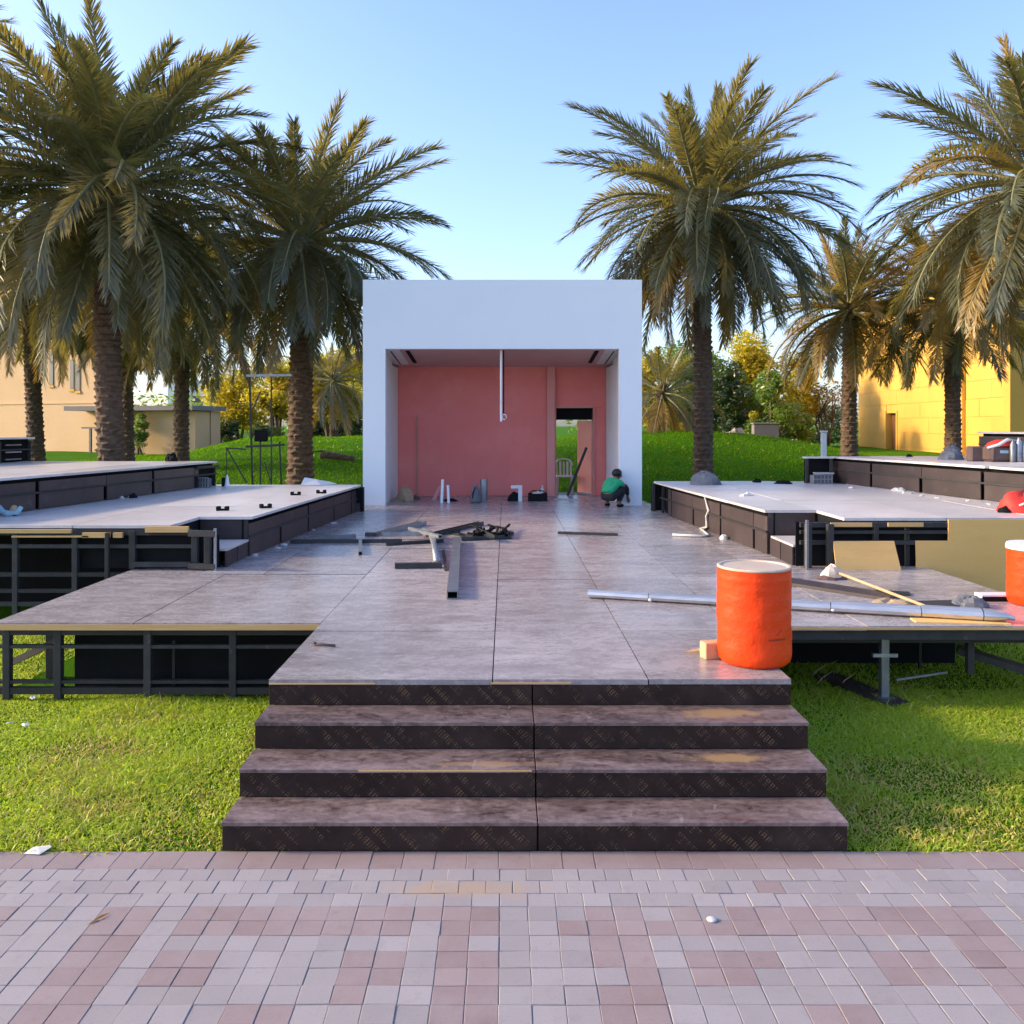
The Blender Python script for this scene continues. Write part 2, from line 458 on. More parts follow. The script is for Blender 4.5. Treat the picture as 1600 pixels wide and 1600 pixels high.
M['frond_dry_sungold'] = leaf_mat('palm_leaflet_dry_sungold', (0.30, 0.20, 0.055), (0.42, 0.275, 0.08), (0.58, 0.35, 0.05), .36, .05)  # dry leaflet tone with golden sunlight mixed into its colour
M['rachis'] = pm('palm_rachis', (0.20, 0.19, 0.075), (0.30, 0.25, 0.11), 5, (.5, .7), .1, coord='Object')
M['leaf_y'] = leaf_mat('yellow_green_leaf', (0.34, 0.29, 0.018), (0.46, 0.38, 0.025), (0.75, 0.62, 0.03), .5, .04)
M['leaf_g'] = leaf_mat('green_leaf', (0.065, 0.135, 0.018), (0.125, 0.20, 0.03), (0.34, 0.46, 0.03), .42, .06)
M['leaf_d'] = leaf_mat('dark_green_leaf', (0.026, 0.055, 0.012), (0.05, 0.085, 0.018), (0.10, 0.16, 0.02), .32, .06)
M['leaf_dry'] = leaf_mat('sparse_leaf', (0.14, 0.10, 0.05), (0.2, 0.15, 0.07), (0.4, 0.24, 0.06), .42, .03)
M['grass'] = leaf_mat('grass_blade', (0.26, 0.40, 0.015), (0.47, 0.52, 0.035), (0.58, 0.70, 0.045), .5, .03, .35)
M['grass_dry'] = leaf_mat('grass_blade_dry', (0.56, 0.44, 0.09), (0.66, 0.50, 0.15), (0.45, 0.36, 0.09), .35, .03, .3)
M['grass_far'] = leaf_mat('mown_blade', (0.085, 0.22, 0.006), (0.15, 0.28, 0.012), (0.20, 0.38, 0.01), .4, .0, .3)
M['pave_grey'] = paver_mat('paver_grey', (0.27, 0.235, 0.232), (0.345, 0.302, 0.299))
M['pave_red'] = paver_mat('paver_red', (0.24, 0.165, 0.157), (0.30, 0.222, 0.212))
M['joint'] = pm('joint_sand', (0.30, 0.255, 0.24), (0.44, 0.39, 0.37), 5, (.85, .95), .3)

def lawn_mat():
    m, nt, bs, out = new_mat('lawn_turf')
    v = coords(nt)
    a = ramp(nt, noise(nt, v, .35, 6, .65), .35, .7)
    col = mixc(nt, a, (0.060, 0.19, 0.003), (0.11, 0.25, 0.006))
    f = noise(nt, v, 38, 5, .75)
    col = mixc(nt, ramp(nt, f, .35, .75), tuple((.040, .12, .002)), col)
    st = ramp(nt, noise(nt, coords(nt, 'World', (.3, 1.4, 1)), 1.3, 5, .7), .6, .8)
    col = mixc(nt, val(nt, 'MULTIPLY', st, .3), col, (.11, .15, .025))
    nt.links.new(col, bs.inputs['Base Color'])
    bs.inputs['Roughness'].default_value = .9
    bs.inputs['Specular IOR Level'].default_value = .04
    bump(nt, bs, f, .9, .05)
    return m
M['lawn'] = lawn_mat()
M['soil'] = pm('soil', (0.045, 0.05, 0.02), (0.09, 0.075, 0.035), 3, (.9, 1), .5)

# ------------------------------------------------------------------ ground
PAVE_Y = 4.90
def sstep(a, b, x):
    t = np.clip((x - a) / (b - a), 0, 1)
    return t * t * (3 - 2 * t)
def ground_z(X, Y):
    X = np.asarray(X, float); Y = np.asarray(Y, float)
    base = 1.0 * sstep(18.2, 25.5, Y) + .15 * sstep(30, 45, Y)
    right = 1.06 * np.exp(-((X - 6.5) / 6.8) ** 4) * np.exp(-((Y - 34) / 6.0) ** 2)
    hump = .22 * np.exp(-((X - 7.0) / 2.2) ** 2 - ((Y - 32) / 4) ** 2)
    left = .92 * np.exp(-((X + 7.5) / 5.5) ** 4) * np.exp(-((Y - 36) / 6.0) ** 2)
    return base + right + hump + left + .03 * np.sin(X * .9 + Y * .5) * sstep(19, 24, Y)

def gz(x, y): return float(ground_z(x, y))

def make_ground():
    xs = np.unique(np.concatenate([np.linspace(-700, -40, 12), np.arange(-40, 40.1, .8), np.linspace(40, 700, 12)]))
    ys = np.unique(np.concatenate([np.linspace(-300, -10, 6), np.arange(-10, 17, 3), np.arange(17, 60, .7), np.linspace(60, 1400, 14), [PAVE_Y - .001, PAVE_Y + .02]]))
    Xg, Yg = np.meshgrid(xs, ys)
    Z = ground_z(Xg, Yg) - np.where(Yg < PAVE_Y, .07, .012)
    nx, ny = len(xs), len(ys)
    v = np.stack([Xg, Yg, Z], -1).reshape(-1, 3)
    i, j = np.meshgrid(np.arange(nx - 1), np.arange(ny - 1))
    b = (j * nx + i).reshape(-1)
    f = np.stack([b, b + 1, b + nx + 1, b + nx], -1)
    me = bpy.data.meshes.new('lawn')
    me.from_pydata(v.tolist(), [], f.tolist())
    me.materials.append(M['lawn'])
    me.polygons.foreach_set('use_smooth', [True] * len(me.polygons))
    o = link('lawn', me)
    o['kind'] = 'structure'
    return o
make_ground()

# --- paving: pavers are real blocks
def make_paving():
    pv = MB().box(-9, 9, -3, PAVE_Y + .005, -.06, -.0050).build('paving', M['joint'])
    pv['kind'] = 'structure'
    pw, pd, g = .1435, .1225, .0028
    def paver_geo(w, d, h=.05, c=.0022):
        a, b = w / 2, d / 2
        v = [(-a, -b, -h), (a, -b, -h), (a, b, -h), (-a, b, -h), (-a, -b, -c), (a, -b, -c), (a, b, -c), (-a, b, -c),
             (-a + c, -b + c, 0), (a - c, -b + c, 0), (a - c, b - c, 0), (-a + c, b - c, 0)]
        f = []
        for k in (0, 4):
            for i in range(4): f.append((k + i, k + (i + 1) % 4, k + 4 + (i + 1) % 4, k + 4 + i))
        f.append((8, 9, 10, 11))
        return v, f
    geos = {'n': paver_geo(pw - g, pd - g), 'b': paver_geo(.18 - g, .195 - g)}
    meshes = {}
    for k, (v, f) in geos.items():
        for mk in ('pave_grey', 'pave_red'):
            meshes[k, mk] = MB().add(v, f).mesh('paver', M[mk])
    def red(i, j):
        # i: column (0 at X=.40), j: row counted towards the camera from the border
        c = i % 17
        if j < 3: return False
        jj = (j - 3) % 18
        if jj in (0, 1): return c < 14
        if jj in (15, 16, 17): return False
        if c in (0, 1, 12, 13): return True
        if jj in (3, 4, 11, 12) and c in (3, 4, 9, 10): return True
        if jj in (7, 8) and c in (6, 7): return True
        if jj in (6, 9) and c in (6, 7): return True
        return False
    base_red = red
    pq = random.Random(77)
    def red(i, j):
        a = base_red(i, j)
        return (not a) if pq.random() < (.04 if a else .015) else a
    items = []
    y = PAVE_Y - .0975
    for i in range(-48, 48):
        items.append(('b', 'pave_red', i * .18 + .05, y, 0))
    y0 = PAVE_Y - .195
    for j in range(60):
        yy = y0 - (j + .5) * pd
        off = .07 * (j in (1,))
        for i in range(-62, 60):
            items.append(('n', 'pave_red' if red(i, j) else 'pave_grey', .40 + (i + .5) * pw + off, yy, 0))
    vis = []; rest = []
    for it in items:
        px = CX + F * it[2] / max(it[3], .1); py = HY + F * H / max(it[3], .1)
        (vis if (-25 < px < 1625 and py < 1625 and it[3] > 1) else rest).append(it)
    vis.sort(key=lambda t: t[3])
    rest += vis[300:]; vis = vis[:300]
    def pose(it):
        return (Vector((it[2] + random.gauss(0, .0012), it[3] + random.gauss(0, .0012), max(-.0022, min(.0022, random.gauss(0, .0011))))),
                Euler((random.gauss(0, .0035), random.gauss(0, .0035), random.gauss(0, .009))))
    for it in vis:
        p, e = pose(it)
        link('paver', meshes[it[0], it[1]], pv, p, e)
    mb = MB()
    for it in rest:
        if abs(it[2]) > 8.6 or it[3] < -2.5: continue
        p, e = pose(it)
        mt = Matrix.Translation(p) @ e.to_matrix().to_4x4()
        v, f = geos[it[0]]
        mb.add([mt @ Vector(q) for q in v], f, 0 if it[1] == 'pave_grey' else 1)
    o = mb.build('paver_field', [M['pave_grey'], M['pave_red']], pv)
    o['kind'] = 'stuff'
make_paving()

# --- foreground grass blades
def make_grass():
    def zone(x0, x1, y0, y1, dens):
        n = int((x1 - x0) * (y1 - y0) * dens)
        return rng.uniform(x0, x1, n), rng.uniform(y0, y1, n)
    zs = [zone(-4.6, -1.62, PAVE_Y + .01, 7.8, 7500), zone(1.96, 5.2, PAVE_Y + .01, 7.9, 7500),
          zone(-8, -4.6, PAVE_Y + .01, 10.5, 2500), zone(5.2, 9, PAVE_Y + .01, 10.5, 2500), zone(2.0, 5.2, 7.9, 9.2, 2500),
          zone(-6, -1.7, PAVE_Y - .03, PAVE_Y + .02, 2600), zone(2.03, 6, PAVE_Y - .03, PAVE_Y + .02, 2600)]
    X = np.concatenate([z[0] for z in zs]); Y = np.concatenate([z[1] for z in zs])
    # keep off the steps
    edge = np.where(Y < 5.9, 1.0, 1.0)
    ok = ~((X > -1.64) & (X < 1.975) & (Y < 7))
    X, Y = X[ok], Y[ok]
    nb = 90000
    bx = rng.uniform(-17, 17, nb); by = rng.uniform(18.5, 42, nb)
    nf = len(X)
    X = np.concatenate([X, bx]); Y = np.concatenate([Y, by])
    far = np.arange(len(X)) >= nf
    n = len(X)
    # clumpy height field and worn patches
    def fld(s, seed):
        r = np.random.default_rng(seed); out = np.zeros(n)
        for _ in range(7):
            k = r.normal(0, s, 2); out += np.sin(X * k[0] + Y * k[1] + r.uniform(0, 6.28))
        return out / 3
    cl = fld(5, 1); dr = fld(2.2, 5) + .5 * fld(7, 9)
    worn = np.zeros(n)
    for cx, cy, rx, ry, k in ((3.08, 5.82, .34, .15, 1.4), (-2.6, 5.5, .3, .2, .9), (-2.9, 7.1, .5, .2, .7), (-3.15, 6.45, .35, .22, 1.6), (-1.78, 6.75, .25, .45, 1.5), (2.75, 6.05, .45, .28, 1.2), (2.4, 5.25, .5, .3, 1.0), (3.4, 5.2, .7, .3, 1.0), (-1.9, 5.0, .35, .12, 1.2), (-2.0, 5.6, .2, .5, .8)):
        worn += k * np.exp(-((X - cx) / rx) ** 2 - ((Y - cy) / ry) ** 2)
    hgt = (.030 + .012 * cl) * rng.uniform(.55, 1.35, n) * (1 - .45 * np.clip(worn, 0, 1))
    hgt = np.clip(hgt, .012, .075) * np.where(far, 1.9, 1) * np.where(rng.random(n) < .04, 1.7, 1)
    keep = rng.random(n) > .35 * np.clip(worn, 0, 1)
    a = rng.uniform(0, 2 * np.pi, n)
    lean = rng.uniform(.4, 1.9, n) * hgt
    w = rng.uniform(.0028, .0055, n) * np.where(far, 3.2, 1)
    ux, uy = np.cos(a), np.sin(a)
    la = rng.uniform(0, 2 * np.pi, n)
    lx, ly = np.cos(la) * lean, np.sin(la) * lean
    z0 = ground_z(X, Y) - .012
    P = np.zeros((n, 5, 3))
    P[:, 0] = np.stack([X - ux * w, Y - uy * w, z0], -1)
    P[:, 1] = np.stack([X + ux * w, Y + uy * w, z0], -1)
    P[:, 2] = np.stack([X + ux * w * .8 + lx * .45, Y + uy * w * .8 + ly * .45, z0 + hgt * .65], -1)
    P[:, 3] = np.stack([X - ux * w * .8 + lx * .45, Y - uy * w * .8 + ly * .45, z0 + hgt * .65], -1)
    P[:, 4] = np.stack([X + lx * 1.2, Y + ly * 1.2, z0 + hgt], -1)
    dry = (rng.random(n) < np.clip(.06 + .14 * dr + .55 * np.clip(worn, 0, 1), .02, .9))
    dry &= ~(far & (rng.random(n) < .8))
    far = far[keep]; P = P[keep]; dry = dry[keep]; n = len(P)
    me = bpy.data.meshes.new('grass')
    me.vertices.add(n * 5)
    me.vertices.foreach_set('co', P.reshape(-1))
    b = np.arange(n) * 5
    loops = np.stack([b, b + 1, b + 2, b + 3, b + 3, b + 2, b + 4], -1).reshape(-1)
    me.loops.add(n * 7)
    me.loops.foreach_set('vertex_index', loops.astype(np.int32))
    ls = np.stack([np.arange(n) * 7, np.arange(n) * 7 + 4], -1).reshape(-1)
    me.polygons.add(n * 2)
    me.polygons.foreach_set('loop_start', ls.astype(np.int32))
    me.materials.append(M['grass']); me.materials.append(M['grass_dry']); me.materials.append(M['grass_far'])
    me.polygons.foreach_set('material_index', np.repeat(np.where(dry, 1, np.where(far, 2, 0)).astype(np.int32), 2))
    me.update(calc_edges=True); me.validate()
    o = link('grass', me)
    tag(o, 'short patchy lawn grass on both sides of the wooden steps', 'grass', kind='stuff')
make_grass()

# ------------------------------------------------------------------ polygon clip for deck sheets
def clip_rect(poly, x0, x1, y0, y1):
    def cl(ps, inside, inter):
        out = []
        for i, p in enumerate(ps):
            q = ps[(i + 1) % len(ps)]
            a, b = inside(p), inside(q)
            if a: out.append(p)
            if a != b: out.append(inter(p, q))
        return out
    def ix(c):
        return lambda p, q: (c, p[1] + (q[1] - p[1]) * (c - p[0]) / (q[0] - p[0]))
    def iy(c):
        return lambda p, q: (p[0] + (q[0] - p[0]) * (c - p[1]) / (q[1] - p[1]), c)
    for ins, itf in ((lambda p: p[0] >= x0, ix(x0)), (lambda p: p[0] <= x1, ix(x1)), (lambda p: p[1] >= y0, iy(y0)), (lambda p: p[1] <= y1, iy(y1))):
        if len(poly) < 3: return []
        poly = cl(poly, ins, itf)
    return poly if len(poly) >= 3 else []

def area(p): return abs(sum(p[i][0] * p[(i + 1) % len(p)][1] - p[(i + 1) % len(p)][0] * p[i][1] for i in range(len(p)))) / 2

def sheets(parent, poly, z, xs, ys, mat, th=.036, g=.004, name='deck_sheet', stag=0.0):
    for i in range(len(xs) - 1):
        for j in range(len(ys) - 1):
            s = stag if i % 2 else 0
            p = clip_rect(poly, xs[i] + g, xs[i + 1] - g, ys[j] + g + s, ys[j + 1] - g + s)
            if not p or area(p) < .03: continue
            dz = random.uniform(-.003, .003)
            MB().prism(p, z - th + dz, z + dz).build(name, mat, parent)

def frame_posts(parent, posts, y, zt, zb=-.005, w=.065, mat='steel_black'):
    for x in posts:
        MB().box(x - w / 2, x + w / 2, y - w / 2, y + w / 2, zb, zt, ch=.004).build('post', M[mat], parent)

def rail(parent, p0, p1, w=.05, h=.05, mat='steel_black', name='rail'):
    MB().bar(p0, p1, w, h).build(name, M[mat], parent)

def cladding(parent, A, B, z0, z1, side, mod=2.85, lead=0.0, open_end=0.0, litter=True):
    """two-tier panel face from A to B; side=+1: outward normal to the left of A->B"""
    A, B = Vector((*A, 0)), Vector((*B, 0))
    d = (B - A); L = d.length; d.normalize()
    n = Vector((-d.y, d.x, 0)) * side
    zm = z0 + (z1 - z0) * .54
    def pan(s0, s1, za, zb, out=0.0):
        s0, s1 = max(s0, 0), min(s1, L - open_end)
        if s1 - s0 < .06: return
        o = n * (.0 + out + random.uniform(0, .006))
        a = A + d * s0 + o; b = A + d * s1 + o
        q = [a, b, b - n * .022, a - n * .022]
        MB().prism([(p.x, p.y) for p in q], za + .006, zb - .006).build('cladding_panel', M['clad'], parent)
    s = -lead
    while s < L:
        e = s + mod - .075
        m_ = s + mod * random.uniform(.46, .54)
        pan(s, m_ - .006, zm, z1 - .045)
        pan(m_ + .006, e, zm, z1 - .045)
        k_ = m_ + random.uniform(-.05, .05)
        q_ = s + mod * .27
        pan(s, k_ - .045, z0, zm)
        pan(k_ + .045, e, z0, zm)
        s += mod
    rail(parent, A + Vector((0, 0, zm)) + n * .012, A + d * (L) + Vector((0, 0, zm)) + n * .012, .022, .03)
    # added black sheet, puts the shade of the hollow behind the gaps
    a, b = A - n * .09, B - n * .09 
    b2 = b + n * 0
    MB().prism([(p.x, p.y) for p in (a, b, b - n * .02, a - n * .02)], z0 - .0, z1 + .001).build('gap_shade_sheet', M['black'], parent)
    # posts at the open end
    if open_end:
        for t in (L - .03, L - open_end + .03):
            p = A + d * t - n * .04
            MB().box(p.x - .025, p.x + .025, p.y - .025, p.y + .025, z0, z1 - .04).build('post', M['steel_black'], parent)

# ------------------------------------------------------------------ central runway deck, z = .70
D = .70
YF = 5.868                                       # runway front edge
XL, XR = -1.632, 1.968
run = empty('runway_deck', (0, 0, 0), label='long scuffed brown plywood runway leading up to the white pavilion', cat='stage')
run_xs = [XL - .004, -.09, .985, XR + .004]
sheets(run, [(XL, YF), (XR, YF), (XR, 21.4), (XL, 21.4)], D, run_xs, [YF - .01, 7.25, 9.69, 12.13, 14.57, 17.0, 19.45, 21.5], M['deck_near'], stag=0.0)
sheets(run, [(-3.62, 10.03), (XL, 10.03), (XL, 21.4), (-3.2, 21.4), (-3.25, 17.3)], D, [-4, -2.85, XL - .001], [10.02, 12.46, 14.9, 17.3, 19.5, 21.5], M['deck_near'])
sheets(run, [(XR, 10.1), (3.58, 10.1), (3.75, 11.6), (3.35, 17.4), (3.1, 21.4), (XR, 21.4)], D, [XR + .001, 3.05, 4.2], [10.1, 12.5, 14.9, 17.3, 19.5, 21.5], M['deck_near'])
for x in (XL + .06, .17, XR - .06):
    MB().box(x - .05, x + .05, YF + .06, 21.2, D - .16, D - .045).build('joist', M['steel_black'], run)
for sx in (XL + .03, XR - .05):
    MB().box(sx, sx + .02, YF + .05, 10.1, .01, D - .05).build('side_skirt', M['black'], run)

# --- steps
steps = empty('stage_steps', (0, 4.9, 0), label='four wide dark plywood steps rising from the paving to the runway', cat='steps')
st_y = [5.868, 5.535, 5.216, 4.896]
rz_ = .175
mid = .185
for k in range(4):
    yk = st_y[k] - 4.9; zt = D - k * rz_
    for (a, b) in ((XL, mid - .003), (mid + .003, XR)):
        if k > 0:
            yb = st_y[k - 1] - 4.9
            MB().box(a, b, yk - .012, yb - .002, zt - .024, zt, ch=.003).build('tread', M['tread'], steps)
            MB().box(a + .003, b - .001, yk - .0155, yk - .0125, zt - .022, zt - .003).build('tread_edge', M['tread'], steps)
        MB().box(a + .002, b - .002, yk, yk + .02, zt - rz_ + (.0 if k < 3 else .004), zt - .026 if k else zt - .039, ch=.002).build('riser', M['riser'], steps)
    MB().box(XL + .03, XR - .03, yk + .022, (st_y[k - 1] - 4.9 - .004) if k else yk + .05, .0, zt - .03 if k else zt - .04).build('carcass', M['black'], steps)
MB().box(-.9, .16, 5.216 - 4.9 - .0185, 5.216 - 4.9 - .016, D - 2 * rz_ - .014, D - 2 * rz_ - .004).build('raw_edge_strip', M['ply_edge'], steps)
MB().box(XL + .002, -.9, 5.868 - 4.9 - .008, 5.868 - 4.9 - .002, D - .032, D - .024).build('raw_edge_strip', M['ply_edge'], steps)
MB().box(-.1, .45, 5.868 - 4.9 - .008, 5.868 - 4.9 - .002, D - .03, D - .02).build('raw_edge_strip', M['ply_edge'], steps)

# ------------------------------------------------------------------ lower left wing, z = .70
lw = empty('low_platform', (-3, 7.6, 0), label='low side platform left of the runway on an open black steel frame', cat='stage')
def rel(parent):
    o = parent.location
    return o
def shifted(parent, fn):
    """build parts in world coordinates, then move them under the parent"""
    before = set(COL.objects)
    fn()
    for o in set(COL.objects) - before:
        if o.parent is parent:
            o.location = Vector(o.location) - parent.location
def f_lw():
    sheets(lw, [(-4.55, 7.55), (XL - .008, 7.55), (XL - .008, 10.02), (-3.63, 10.02), (-3.63, 11.6), (-4.55, 11.6)], D, [-4.56, -3.3, XL], [7.54, 10.0, 11.7], M['deck_near'])
    MB().box(-4.55, XL - .02, 7.542, 7.549, D - .064, D - .014).build('raw_edge_strip', M['ply_edge'], lw)
    y = 7.64
    frame_posts(lw, [at(x, 0, y).x for x in (12, 92, 232, 365)], y, D - .05)
    frame_posts(lw, [at(272, 0, 7.75).x], 7.75, D - .2, w=.028)
    for z, h in ((D - .095, .06), (.47, .03), (.155, .028), (.075, .06)):
        rail(lw, (-4.6, y - .0, z), (XL - .02, y, z), .05, h)
    rail(lw, at(18, 1035, 7.9), at(92, 1000, 7.7), .035, .06, name='brace')
    frame_posts(lw, [-4.42], 8.3, D - .05, w=.09)
    MB().box(-3.98, XL - .02, 7.86, 7.88, .01, D - .05).build('void_shade_sheet', M['black'], lw)  # black sheet added so the void under the deck reads dark
    MB().box(-3.98, -3.96, 7.88, 10.2, .01, D - .05).build('void_shade_sheet', M['black'], lw)
    for x in (-4.45, -3.1, -1.75):
        MB().box(x - .04, x + .04, 7.7, 10.2, D - .14, D - .045).build('joist', M['steel_black'], lw)
shifted(lw, f_lw)

# ------------------------------------------------------------------ mid left platform, z = 1.23
def poly_platform(name, label, z, polys, xs, ys, loc):
    o = empty(name, loc, label=label, cat='stage')
    return o
L2z = 1.23
ml = empty('mid_platform', (-5, 10.5, 0), label='waist high left platform with pale top and open black frame at its front', cat='stage')
def f_ml():
    inn0, inn1 = (-3.43, 11.41), (-3.03, 17.25)
    sheets(ml, [(-10.5, 10.42), (-4.1, 10.42), (-4.1, 11.37), (-3.40, 11.37), (-3.40, 11.42), (-3.0, 17.3), (-3.0, 17.6), (-10.5, 17.6)][:0] or [(-10.5, 10.42), (-4.1, 10.42), (-4.1, 17.6), (-10.5, 17.6)], L2z, [-10.5, -8.1, -6.5, -5.3, -4.1], [10.4, 12.84, 15.28, 17.7], M['deck_lvl'])
    sheets(ml, [(-4.1, 11.38), (-3.39, 11.38), (-2.99, 17.25), (-2.99, 17.6), (-4.1, 17.6)], L2z, [-4.1, -2.8], [11.36, 12.84, 15.28, 17.7], M['deck_lvl'])
    cladding(ml, inn0, inn1, D + .002, L2z - .04, -1, lead=.2, open_end=.0)
    # recess wall and small step in the notch
    MB().box(-4.1, -3.46, 11.43, 11.45, D, L2z - .037).build('recess_panel', M['clad'], ml)
    MB().box(-4.08, -3.44, 10.52, 11.40, .90, .925).build('step_tread', M['deck_lvl'], ml)
    for a, b in ((10.52, 10.93), (10.96, 11.40)):
        MB().box(-3.47, -3.45, a, b, D + .002, .897).build('step_side', M['clad'], ml)
    # front frame
    y = 10.42
    X = lambda px: at(px, 0, y).x
    frame_posts(ml, [X(p) for p in (-60, 25, 118)], y, L2z - .05)
    frame_posts(ml, [X(p) for p in (208, 305)], y, L2z - .06, D + .0, .075)
    frame_posts(ml, [X(330)], y - .12, L2z - .06, D, .07)
    frame_posts(ml, [X(343)], y - .15, L2z - .02, D, .03, 'galv')
    frame_posts(ml, [X(173)], y - .09, L2z - .08, .4, .045)
    for z, h in ((L2z - .085, .07), (.975, .045)):
        rail(ml, (-9, y, z), (X(300), y, z), .05, h)
    rail(ml, (X(300), y - .1, L2z - .085), (X(343), y - .15, L2z - .085), .06, .07)
    rail(ml, (X(300), y - .1, D + .05), (X(343), y - .15, D + .05), .06, .06)
    rail(ml, (X(300), y - .05, D + .06), (-4.55, y - .05, D + .06), .05, .06)
    for z, h in ((.63, .05), (.43, .045), (.27, .05)):
        rail(ml, (-9, y, z), (-4.5, y, z), .05, h)
    # raw boards caught under the deck edge
    for a, b, py, t in ((-30, 112, 830, .022), (130, 172, 836, .03), (178, 192, 836, .03), (228, 295, 827, .035), (20, 140, 838, .01), (308, 320, 833, .02)):
        p = at(a, py, y - .05); q = at(b, py, y - .05)
        MB().box(p.x, q.x, y - .08, y - .035, p.z - t, p.z + t).build('raw_board', M['ply_edge'], ml)
    MB().box(-10.2, -3.5, 11.75, 11.77, .01, L2z - .05).build('void_shade_sheet', M['black'], ml)  # added black sheet, shade of the hollow platform put into its colour
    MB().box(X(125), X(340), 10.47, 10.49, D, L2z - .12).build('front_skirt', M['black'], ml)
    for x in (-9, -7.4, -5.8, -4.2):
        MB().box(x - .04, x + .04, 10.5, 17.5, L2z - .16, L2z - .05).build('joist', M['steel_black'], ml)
    MB().box(-4.14, -4.12, 10.5, 11.6, D, L2z - .045).build('gap_shade_sheet', M['black'], ml)  # added black sheet, keeps the lit lawn inside from showing
    MB().box(-3.12, at(567, 0, 17.3).x, 17.27, 17.29, D + .002, L2z - .05).build('gap_shade_sheet', M['black'], ml)
    # unclad far end next to the pavilion
    for px in (553, 566):
        p = at(px, 0, 17.45)
        MB().box(p.x - .04, p.x + .04, 17.40, 17.48, D, L2z - .04).build('post', M['steel_black'], ml)
    MB().box(-3.0, at(568, 0, 17.5).x, 17.5, 17.55, L2z - .12, L2z - .045).build('rail', M['steel_black'], ml)
    MB().box(-3.0, at(566, 0, 17.56).x, 17.57, 17.59, D, L2z - .05).build('void_shade_sheet', M['black'], ml)
    MB().box(at(556, 0, 17.3).x, at(563, 0, 17.3).x, 17.25, 17.33, D, D + .17).build('step_side', M['clad'], ml)
shifted(ml, f_ml)

# ------------------------------------------------------------------ upper left platforms
L3z = 1.73
ul = empty('upper_platform', (-9, 11, 0), label='raised left platform clad in brown panels with horizontal rail', cat='stage')
def f_ul():
    ln = lambda y: -6.86 + (y - 11.93) * .185
    sheets(ul, [(-15, 10.5), (ln(10.5) + .03, 10.5), (ln(17.25) + .03, 17.25), (-15, 17.25)], L3z, [-15, -12.5, -10, -8.2, -7.0, -5.6], [10.4, 12.84, 15.28, 17.4], M['deck_lvl'])
    cladding(ul, (ln(10.5), 10.5), (ln(17.3), 17.3), L2z + .002, L3z - .04, -1, lead=.95, open_end=.72)
    MB().box(-14.9, ln(17.3) - .12, 17.20, 17.22, L2z, L3z - .05).build('void_shade_sheet', M['black'], ul)
    rail(ul, (ln(16.5) + .02, 16.5, L3z - .1), (ln(17.3) + .02, 17.3, L3z - .1), .04, .05)
shifted(ul, f_ul)

L4z = 2.22
tl = empty('top_platform', (-11, 15, 0), label='highest left platform block with an open shelved end at the frame edge', cat='stage')
def f_tl():
    ln = lambda y: -9.55 - (17.3 - y) * .185
    sheets(tl, [(-15, 11.5), (ln(11.5), 11.5), (ln(17.3) + .04, 17.2), (-15, 17.2)], L4z, [-15, -12, -9], [11.4, 14.4, 17.3], M['deck_lvl'])
    cladding(tl, (ln(11.5), 11.5), (ln(17.2), 17.2), L3z + .004, L4z - .04, -1, lead=.5, open_end=.85)
    for z in (L3z + .06, L3z + .2, L3z + .34):
        rail(tl, (ln(16.5), 16.5, z), (ln(16.9), 16.9, z), .03, .025, 'galv')
    MB().box(-14.9, ln(17.2) - .1, 17.15, 17.17, L3z, L4z - .05).build('void_shade_sheet', M['black'], tl)
shifted(tl, f_tl)

# ------------------------------------------------------------------ lower right wing
rw = empty('low_platform', (3.5, 7.5, 0), label='low side platform right of the runway propped on screw jacks', cat='stage')
def f_rw():
    sheets(rw, [(XR + .008, 7.42), (5.5, 7.42), (5.5, 8.75), (5.2, 9.0), (5.2, 10.5), (4.4, 11.75), (3.76, 11.75), (3.6, 10.09), (XR + .008, 10.09)], D, [XR, 3.15, 4.37, 5.6], [7.4, 9.86, 11.8], M['deck_near'])
    MB().box(XR + .01, 5.5, 7.412, 7.419, D - .03, D - .012).build('raw_edge_strip', M['ply_edge'], rw)
    rail(rw, (XR + .0, 7.5, D - .085), (5.25, 7.5, D - .085), .06, .09)
    rail(rw, (XR + .0, 7.62, D - .17), (5.25, 7.62, D - .17), .04, .04)
    for x in (2.2, 3.3, 4.4, 5.1):
        MB().box(x - .04, x + .04, 7.55, 10.4, D - .15, D - .045).build('joist', M['steel_black'], rw)
    # screw jack with its base board
    p = at(1381, 1000, 7.62)
    jk = MB().box(p.x - .034, p.x + .034, 7.586, 7.654, .03, D - .13).build('jack_post', M['galv'], rw)
    MB().bar((p.x - .11, 7.6, .40), (p.x + .11, 7.6, .40), .03).build('jack_handle', M['galv'], jk)
    MB().box(p.x - .08, p.x + .08, 7.54, 7.70, .022, .032).build('jack_plate', M['galv'], jk)
    MB().bar(Vector((p.x - .28, 8.3, .02)), Vector((p.x + .05, 7.42, .015)), .24, .03).build('base_board', M['clad'], rw)
    p = at(1540, 1000, 8.0)
    frame_posts(rw, [at(1515, 0, 7.66).x], 7.66, D - .1, .22, .06)
    frame_posts(rw, [at(1437, 0, 8.6).x], 8.6, D - .1, .0, .03)
    MB().bar(at(1400, 1062, 7.9), at(1480, 1050, 8.0), .02).build('loose_rod', M['galv'], rw)
    MB().bar(Vector((at(1500, 0, 7.9).x, 7.95, .36)), Vector((5.4, 7.35, .07)), .16, .06).build('brace', M['steel_black'], rw)
    MB().box(XR, 4.62, 8.75, 8.77, .01, D - .05).build('void_shade_sheet', M['black'], rw)  # added black sheet standing for the shaded void under the wing
shifted(rw, f_rw)

